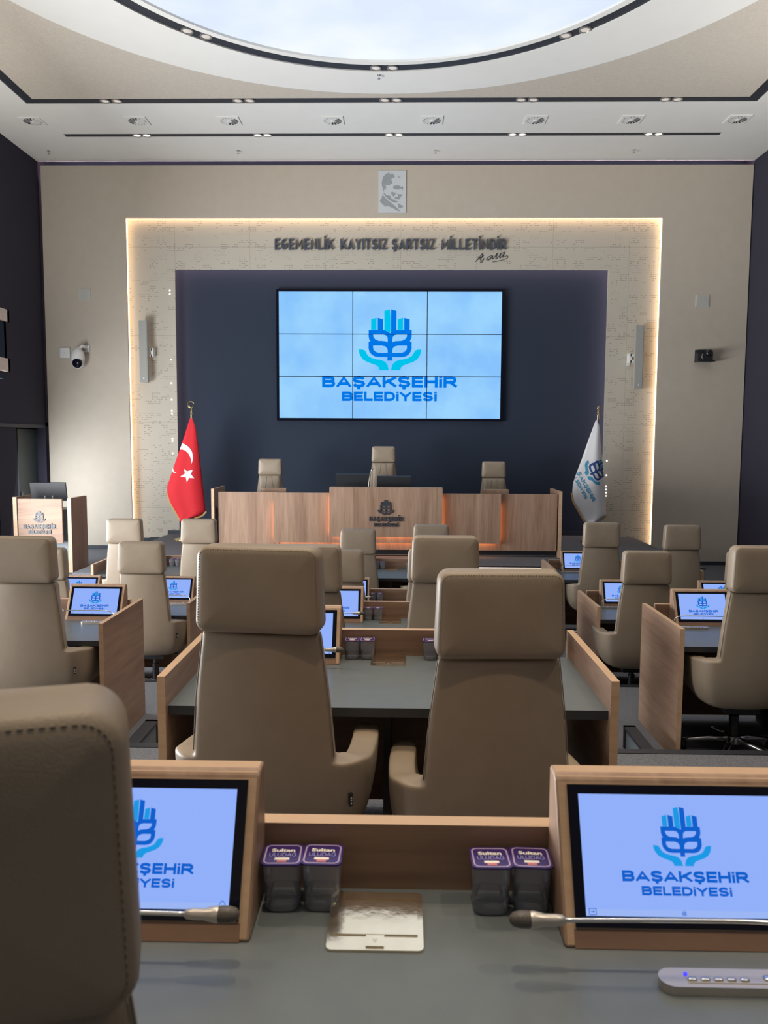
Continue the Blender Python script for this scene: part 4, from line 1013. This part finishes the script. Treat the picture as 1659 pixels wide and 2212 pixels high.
CUPS = {'C1': ('nearest middle desk', (-0.197, -0.129, 0.159, 0.228)), 'C2': ('second middle desk', (-0.212, -0.143, 0.142, 0.212)), 'C3': ('third middle desk', (-0.222, -0.152, 0.13, 0.20)), 'C4': ('fourth middle desk', (-0.262, -0.19, 0.115, 0.185)), 'C5': ('front middle desk', (-0.275, -0.205, 0.115, 0.185)), 'L5': ('farthest left desk', (-2.84, -2.765))}
CN = ['leftmost', 'second from left', 'third from left', 'rightmost']
for k, (where, xs) in CUPS.items():
    dx, dy, dz = D[k]
    for i, x in enumerate(xs):
        o = copy_tree(cup0) if cup_used else cup0; cup_used = True
        o.location = (x, dy + 0.715 + 0.003 * (i % 2), dz + 0.74); o.rotation_euler.z = (0.03, -0.02, 0.02, -0.04)[i]
        nm = CN[i] if len(xs) == 4 else ('left', 'right')[i]
        tag(o, 'sealed clear water cup with purple lid, %s on the %s' % (nm, where), 'water cup', 'sealed water cups on the desks')
for k, x, w_ in (('C1', -0.035, 'nearest middle desk'), ('C2', -0.047, 'second middle desk'), ('C3', -0.065, 'third middle desk'), ('C4', -0.08, 'fourth middle desk'), ('C5', -0.10, 'front middle desk')):
    dx, dy, dz = D[k]
    o = copy_tree(plate0) if plate_used else plate0; plate_used = True
    o.location = (x, dy + 0.652, dz + 0.74); tag(o, 'shiny rectangular metal cable flap set in the %s' % w_, 'cable flap', 'metal cable flaps on the desks')

# ------------------------------------------------------------------ podium
pd = empty('podium_desk', (-0.2, 12.6, 0.50))
def pb(bm, x0, x1, y0, y1, z0, z1, edges=(1,)): edge_box(bm, x0 + 0.2, x1 + 0.2, y0 - 12.6, y1 - 12.6, z0 - 0.5, z1 - 0.5, edges)
def ppart(name, args, mats=('wood_up', 'wood_edge'), edges=(1,)):
    bm = B()
    for a in args: pb(bm, *a, edges)
    return fin(bm, name, list(mats), pd)
ppart('centre_panel', [(-1.087, 0.653, 12.42, 12.46, 0.822, 1.588)])
ppart('inner_panel', [(-1.965, 1.56, 12.51, 12.55, 0.72, 1.494)])
ppart('outer_panel', [(-2.845, -1.9, 12.60, 12.64, 0.60, 1.494)]); ppart('outer_panel', [(1.5, 2.445, 12.60, 12.64, 0.60, 1.488)])
ppart('recess_panel', [(-1.9, 1.5, 12.61, 12.64, 0.60, 1.45)])
ppart('plinth', [(-2.83, 2.445, 12.66, 13.2, 0.50, 0.60)], ('black', 'black'))
ppart('plinth_trim', [(-2.83, 2.45, 12.645, 12.66, 0.512, 0.524)], ('steel', 'steel'))
ppart('end_panel', [(-2.945, -2.90, 12.55, 13.35, 0.50, 1.545)], edges=(1, 2)); ppart('end_panel', [(2.465, 2.51, 12.55, 13.35, 0.50, 1.535)], edges=(1, 2))
ppart('worktop', [(-2.90, 2.465, 12.64, 13.3, 1.24, 1.27)], ('desk_top', 'desk_top'))
ppart('screen_hood', [(-2.235, -1.83, 12.95, 13.05, 1.27, 1.535)]); ppart('screen_hood', [(1.325, 1.735, 12.95, 13.05, 1.27, 1.535)])
ppart('rear_top', [(-1.087, 0.653, 12.46, 12.62, 1.54, 1.588)])
bm = B()
for a in ((-1.065, -1.05, 12.462, 12.505, 0.86, 1.46), (0.616, 0.631, 12.462, 12.505, 0.86, 1.46), (-1.04, 0.6, 12.462, 12.505, 0.84, 0.85), (-1.945, -1.93, 12.552, 12.60, 0.76, 1.33), (1.525, 1.54, 12.552, 12.60, 0.76, 1.33), (-1.9, 1.5, 12.552, 12.60, 0.737, 0.747)): pb(bm, *a, ())
l = fin(bm, 'edge_light', 'led_orange', pd)
for which in ('dark', 'light'): wall_flat('emblem', emblem(0.245, which, 0.008), 'letter_dark', pd, (-0.222 + 0.2, 12.412 - 12.6, 1.165 - 0.5))
wall_flat('lettering', block_text('BAŞAKŞEHİR', 0.515, 0.072, 0.24, 0.006), 'letter_dark', pd, (-0.215 + 0.2, 12.413 - 12.6, 1.070 - 0.5))
wall_flat('lettering', block_text('BELEDİYESİ', 0.37, 0.055, 0.24, 0.006), 'letter_dark', pd, (-0.215 + 0.2, 12.413 - 12.6, 0.985 - 0.5))
tag(pd, 'long wooden head podium with raised centre, emblem and orange edge lights', 'podium')
def monitor(name, x, y, z, w_, h_, rz, label):
    o = empty(name, (x, y, z), rz)
    tilt = Matrix.Translation((0, 0, 0.12)) @ Matrix.Rotation(math.radians(12), 4, 'X')
    bm = B(); box(bm, -w_ / 2, w_ / 2, -0.02, 0.02, 0, h_, 0, tilt); fin(bm, 'screen_case', 'screen_black', o, bevel=0.008)
    bm = B(); box(bm, -w_ / 2 + 0.015, w_ / 2 - 0.015, 0.02, 0.022, 0.015, h_ - 0.015, 0, tilt); fin(bm, 'display', 'gloss_black', o)
    bm = B()
    for xx in (-0.12, 0.06): box(bm, xx, xx + 0.09, -0.0215, -0.0195, h_ * 0.62, h_ * 0.66, 0, tilt)
    fin(bm, 'vent_slots', 'black', o)
    bm = B(); box(bm, -0.09, 0.09, -0.02, 0.16, 0, 0.012); box(bm, -0.07, -0.05, -0.045, -0.03, 0.0, 0.2); box(bm, 0.05, 0.07, -0.045, -0.03, 0.0, 0.2); fin(bm, 'stand', 'dark_steel', o, bevel=0.002)
    tag(o, label, 'monitor')
monitor('desk_monitor', -0.765, 13.0, 1.27, 0.54, 0.39, 0.06, 'black monitor back on the podium, left of the centre chair')
monitor('desk_monitor', -0.10, 13.0, 1.27, 0.54, 0.36, 0, 'black monitor back on the podium, in front of the centre chair')
o = empty('table_microphone', (-0.50, 12.85, 1.27))
bm = B(); lathe(bm, [(0.05, 0), (0.05, 0.02), (0.01, 0.03)], 14); fin(bm, 'base', 'silver', o, 'auto')
bm = B(); tube(bm, smooth_path([(0, 0, 0.02), (0, 0.0, 0.3), (0.02, 0.02, 0.48), (0.045, 0.06, 0.56)]), 0.007, 7); fin(bm, 'gooseneck', 'silver', o, True)
bm = B(); tube(bm, [(0.042, 0.055, 0.55), (0.06, 0.08, 0.60)], 0.014, 9); fin(bm, 'microphone_head', 'silver', o, True)
tag(o, 'slim gooseneck microphone on the podium between the two monitors', 'microphone')

# ------------------------------------------------------------------ lectern
lc = empty('lectern', (-5.5, 12.8, 0.22))
def lpart(name, args, mats=('wood_up', 'wood_edge'), edges=(1, 2)):
    bm = B()
    for x0, x1, y0, y1, z0, z1 in args: edge_box(bm, x0 + 5.5, x1 + 5.5, y0 - 12.8, y1 - 12.8, z0 - 0.22, z1 - 0.22, edges)
    return fin(bm, name, list(mats), lc)
lpart('side_panel', [(-5.185, -5.125, 12.48, 13.12, 0.22, 1.385)]); lpart('side_panel', [(-6.04, -5.98, 12.48, 13.12, 0.22, 1.40)])
lpart('front_panel', [(-5.935, -5.245, 12.42, 12.46, 0.69, 1.378)], ('wood_wide', 'wood_edge'), (1, 3))
lpart('inner_panel', [(-5.98, -5.185, 12.56, 12.60, 0.22, 1.20)], ('lectern_grey', 'lectern_grey'))
lpart('spacer', [(-5.9, -5.3, 12.46, 12.56, 0.8, 1.15)], ('lectern_grey', 'lectern_grey'))
lpart('worktop', [(-5.98, -5.185, 12.60, 13.08, 1.17, 1.20)], ('desk_top', 'desk_top'))
for which in ('dark', 'light'): wall_flat('emblem', emblem(0.19, which, 0.006), 'letter_dark', lc, (-5.60 + 5.5, 12.412 - 12.8, 1.01 - 0.22))
wall_flat('lettering', block_text('BAŞAKŞEHİR', 0.505, 0.066, 0.24, 0.005), 'letter_dark', lc, (-5.60 + 5.5, 12.414 - 12.8, 0.915 - 0.22))
wall_flat('lettering', block_text('BELEDİYESİ', 0.36, 0.05, 0.24, 0.005), 'letter_dark', lc, (-5.60 + 5.5, 12.414 - 12.8, 0.835 - 0.22))
tag(lc, 'wooden lectern with dark emblem on the platform at the left wall', 'lectern')
monitor('lectern_monitor', -5.62, 12.86, 1.20, 0.56, 0.30, 0.05, 'black monitor back tilted on top of the lectern')

# ------------------------------------------------------------------ flags
def interp(tab, z):
    for (z0, x0), (z1, x1) in zip(tab, tab[1:]):
        if z <= z0 and z >= z1: return x0 + (x1 - x0) * (z0 - z) / (z0 - z1 + 1e-9)
    return tab[0][1] if z > tab[0][0] else tab[-1][1]
def make_flag(L, R, yf, zt, zb, mat, phase):
    def y_front(x, z):
        l, r = interp(L, z), interp(R, z); u = min(1, max(0, (x - l) / max(r - l, 1e-4))); k = min(1, (zt - z) / 1.1)
        return yf - 0.13 * k * math.sin(math.pi * u) ** 0.7 - 0.018 * k * math.sin(u * 8.5 + phase)
    bm = B(); nz, nu = 60, 28; rows = []
    for j in range(nz + 1):
        z = zt + (zb - zt) * j / nz; l, r = interp(L, z), interp(R, z); k = min(1, (zt - z) / 1.1)
        ring = []
        for i in range(nu + 1):
            x = l + (r - l) * i / nu; ring.append(bm.verts.new((x, y_front(x, z), z)))
        for i in range(nu - 1, 0, -1):
            u = i / nu; ring.append(bm.verts.new((l + (r - l) * u, yf + 0.10 * k * math.sin(math.pi * u) + 0.012 * k * math.sin(u * 11), z)))
        rows.append(ring)
    n = len(rows[0])
    for a, b in zip(rows, rows[1:]):
        for k in range(n): bm.faces.new((a[k], a[(k + 1) % n], b[(k + 1) % n], b[k]))
    bm.faces.new(rows[0]); bm.faces.new(rows[-1][::-1])
    return bm, y_front
def rel(o, bm):
    for v in bm.verts: v.co -= o.location
def drape(me, L, R, yfun, off, zb):
    """lay a flat XZ shape onto the front of the cloth, dropping what lies beyond its outline"""
    bm = bmesh.new(); bm.from_mesh(me); bpy.data.meshes.remove(me)
    bmesh.ops.triangulate(bm, faces=bm.faces)
    for _ in range(3):
        es = [e for e in bm.edges if e.calc_length() > 0.03]
        if es: bmesh.ops.subdivide_edges(bm, edges=es, cuts=1)
    bmesh.ops.triangulate(bm, faces=bm.faces)
    kill = []
    for f in bm.faces:
        c = f.calc_center_median(); 
        if c.x < interp(L, c.z) + 0.004 or c.x > interp(R, c.z) - 0.004 or c.z < zb: kill.append(f)
    bmesh.ops.delete(bm, geom=kill, context='FACES')
    for v in bm.verts:
        v.co.x = min(max(v.co.x, interp(L, v.co.z) + 0.003), interp(R, v.co.z) - 0.003)
        v.co.y = yfun(v.co.x, v.co.z) - off
    return bm
def xz_mesh(polys): return xform(poly_mesh(polys), STAND)
def flagpole(o, xb, zt, xt, ring):
    bm = B(); tube(bm, [(xb, 0.02, 0.05), (xt, 0.02, zt + 0.02)], 0.014, 10); fin(bm, 'pole', 'dark_steel', o, True)
    bm = B(); lathe(bm, [(0.17, 0), (0.17, 0.02), (0.05, 0.04), (0.02, 0.09)], 24, Matrix.Translation((xb, 0.02, 0))); fin(bm, 'foot', 'gold', o, 'auto')
    bm = B(); lathe(bm, [(0.017, -0.07), (0.017, 0), (0.022, 0.02), (0.012, 0.04), (0.018, 0.055), (0.010, 0.08), (0.016, 0.10), (0.006, 0.13)], 12, Matrix.Translation((xt, 0.02, zt + 0.02)))
    if ring:
        pts = []
        for k in range(15):
            a = math.radians(15 + 330 * k / 14); pts.append((xt + 0.052 * math.cos(a), 0.02, zt + 0.20 + 0.052 * math.sin(a)))
        tube(bm, pts, [0.003 + 0.013 * math.sin(math.pi * k / 14) for k in range(15)], 8)
    else: lathe(bm, [(0.004, 0.115), (0.02, 0.125), (0.026, 0.145), (0.02, 0.165), (0.004, 0.175)], 14, Matrix.Translation((xt, 0.02, zt + 0.02)))
    fin(bm, 'finial', 'gold', o, 'auto')
def fringe(o, tabs, yfun, loc):
    bm = B()
    for tab, zs, sgn in tabs:
        pts = []
        for k in range(15):
            z = zs[0] + (zs[1] - zs[0]) * k / 14; x = interp(tab, z); pts.append((x, z))
        for (xa, za), (xb, zb) in zip(pts, pts[1:]):
            t = Vector((xb - xa, zb - za)).normalized(); nx, nz = (t.y, -t.x)
            if nx * sgn < 0: nx, nz = -nx, -nz
            ya, yb = yfun(xa, za) + 0.004, yfun(xb, zb) + 0.004
            w_ = 0.028
            q = [(xa, ya - 0.004, za), (xb, yb - 0.004, zb), (xb + nx * w_, yb - 0.004, zb + nz * w_), (xa + nx * w_, ya - 0.004, za + nz * w_)]
            v = [bm.verts.new(p) for p in q] + [bm.verts.new((x, y + 0.012, z)) for x, y, z in q]
            for i in ((0, 1, 2, 3), (7, 6, 5, 4), (0, 4, 5, 1), (1, 5, 6, 2), (2, 6, 7, 3), (3, 7, 4, 0)): bm.faces.new([v[p] for p in i])
    for v in bm.verts: v.co -= Vector(loc)
    fin(bm, 'fringe', 'fringe', o)
YF = 14.4
# red flag
RL = [(2.685, -3.735), (2.255, -3.881), (1.793, -4.05), (1.46, -4.167), (1.364, -4.166), (1.185, -4.115), (0.846, -3.925)]
RR = [(2.685, -3.698), (2.527, -3.639), (2.209, -3.596), (1.713, -3.544), (1.19, -3.493), (1.034, -3.479), (0.95, -3.556), (0.901, -3.725), (0.846, -3.912)]
loc = Vector((-3.80, YF, 0.50)); rf = empty('red_flag', loc)
bm, yf = make_flag(RL, RR, YF, 2.685, 0.846, 'red', 0.6); rel(rf, bm); cloth = fin(bm, 'cloth', 'red', rf, True)
STAR = [(-3.833, 1.788), (-3.779, 1.744), (-3.677, 1.771), (-3.708, 1.694), (-3.65, 1.621), (-3.739, 1.625), (-3.78, 1.545), (-3.799, 1.637), (-3.9, 1.648), (-3.817, 1.702)]
CRES = [(-3.887, 2.241), (-3.822, 2.22), (-3.751, 2.173), (-3.699, 2.103), (-3.677, 2.02), (-3.678, 1.937), (-3.703, 1.868), (-3.704, 1.925), (-3.719, 1.984), (-3.759, 2.061), (-3.824, 2.114), (-3.883, 2.131), (-3.935, 2.115), (-3.912, 2.19)]
CRE2 = [(-4.045, 1.805), (-4.038, 1.769), (-4.009, 1.734), (-3.968, 1.714), (-4.033, 1.718), (-4.063, 1.751), (-4.058, 1.781)]
for nm, polys in (('star', [STAR]), ('crescent', [CRES, CRE2])):
    bm = drape(xz_mesh(polys), RL, RR, yf, 0.006, 0.85); rel(rf, bm); fin(bm, nm, 'flag_white', cloth)
fringe(rf, [(RL, (1.36, 0.86), -1), (RR, (1.03, 0.91), 1)], yf, loc)
flagpole(rf, -0.10, 2.72 - 0.5, 0.085, True)
tag(rf, 'red flag with white crescent and star on a gold tipped pole', 'flag')
# white flag
WL = [(2.683, 3.433), (2.327, 3.309), (1.987, 3.201), (1.776, 3.125), (1.575, 3.06), (1.422, 3.049), (1.245, 3.08), (0.867, 3.312)]
WR = [(2.683, 3.458), (2.573, 3.5), (2.165, 3.547), (1.814, 3.592), (1.343, 3.647), (1.0, 3.663), (0.904, 3.548), (0.867, 3.326)]
loc = Vector((3.40, YF, 0.50)); wf = empty('white_flag', loc)
bm, yf = make_flag(WL, WR, YF, 2.683, 0.867, 'flag_white', 2.2); rel(wf, bm); cloth = fin(bm, 'cloth', 'flag_white', wf, True)
kk = 0.43 * 1.175 / 1000
ex, ez = Vector((0.47, -0.883)), Vector((0.883, 0.47))
def onflag(P): return [(3.337 + (x - 566) * kk * ex.x + (898 - y) * kk * ez.x, 1.73 + (x - 566) * kk * ex.y + (898 - y) * kk * ez.y) for x, y in P]
for mt, polys in (('flag_blue', [E_BODY, E_UL, mirror_pts(E_UL), E_LL, mirror_pts(E_LL)]), ('flag_cyan', E_LIGHT + [E_HAND, mirror_pts(E_HAND)])):
    bm = drape(xz_mesh([onflag(p) for p in polys]), WL, WR, yf, 0.006, 0.9); rel(wf, bm); fin(bm, 'emblem', mt, cloth)
def flag_text(s, width, cap, cx_, cz_):
    me = block_text(s, width, cap, 0.24)
    for v in me.vertices:
        x, y = v.co.x, v.co.y; v.co = (cx_ + x * ex.x + y * ez.x, 0, cz_ + x * ex.y + y * ez.y)
    bm = drape(me, WL, WR, yf, 0.006, 0.9); rel(wf, bm); fin(bm, 'lettering', 'flag_cyan', cloth)
flag_text('BAŞAKŞEHiR', 0.74, 0.068, 3.205, 1.575)
flag_text('BELEDiYESi', 0.54, 0.055, 3.130, 1.530)
fringe(wf, [(WL, (1.40, 0.88), -1), (WR, (1.0, 0.91), 1)], yf, loc)
flagpole(wf, 0.0, 2.73 - 0.5, 0.075, False)
tag(wf, 'white flag with blue emblem on a gold tipped pole', 'flag')
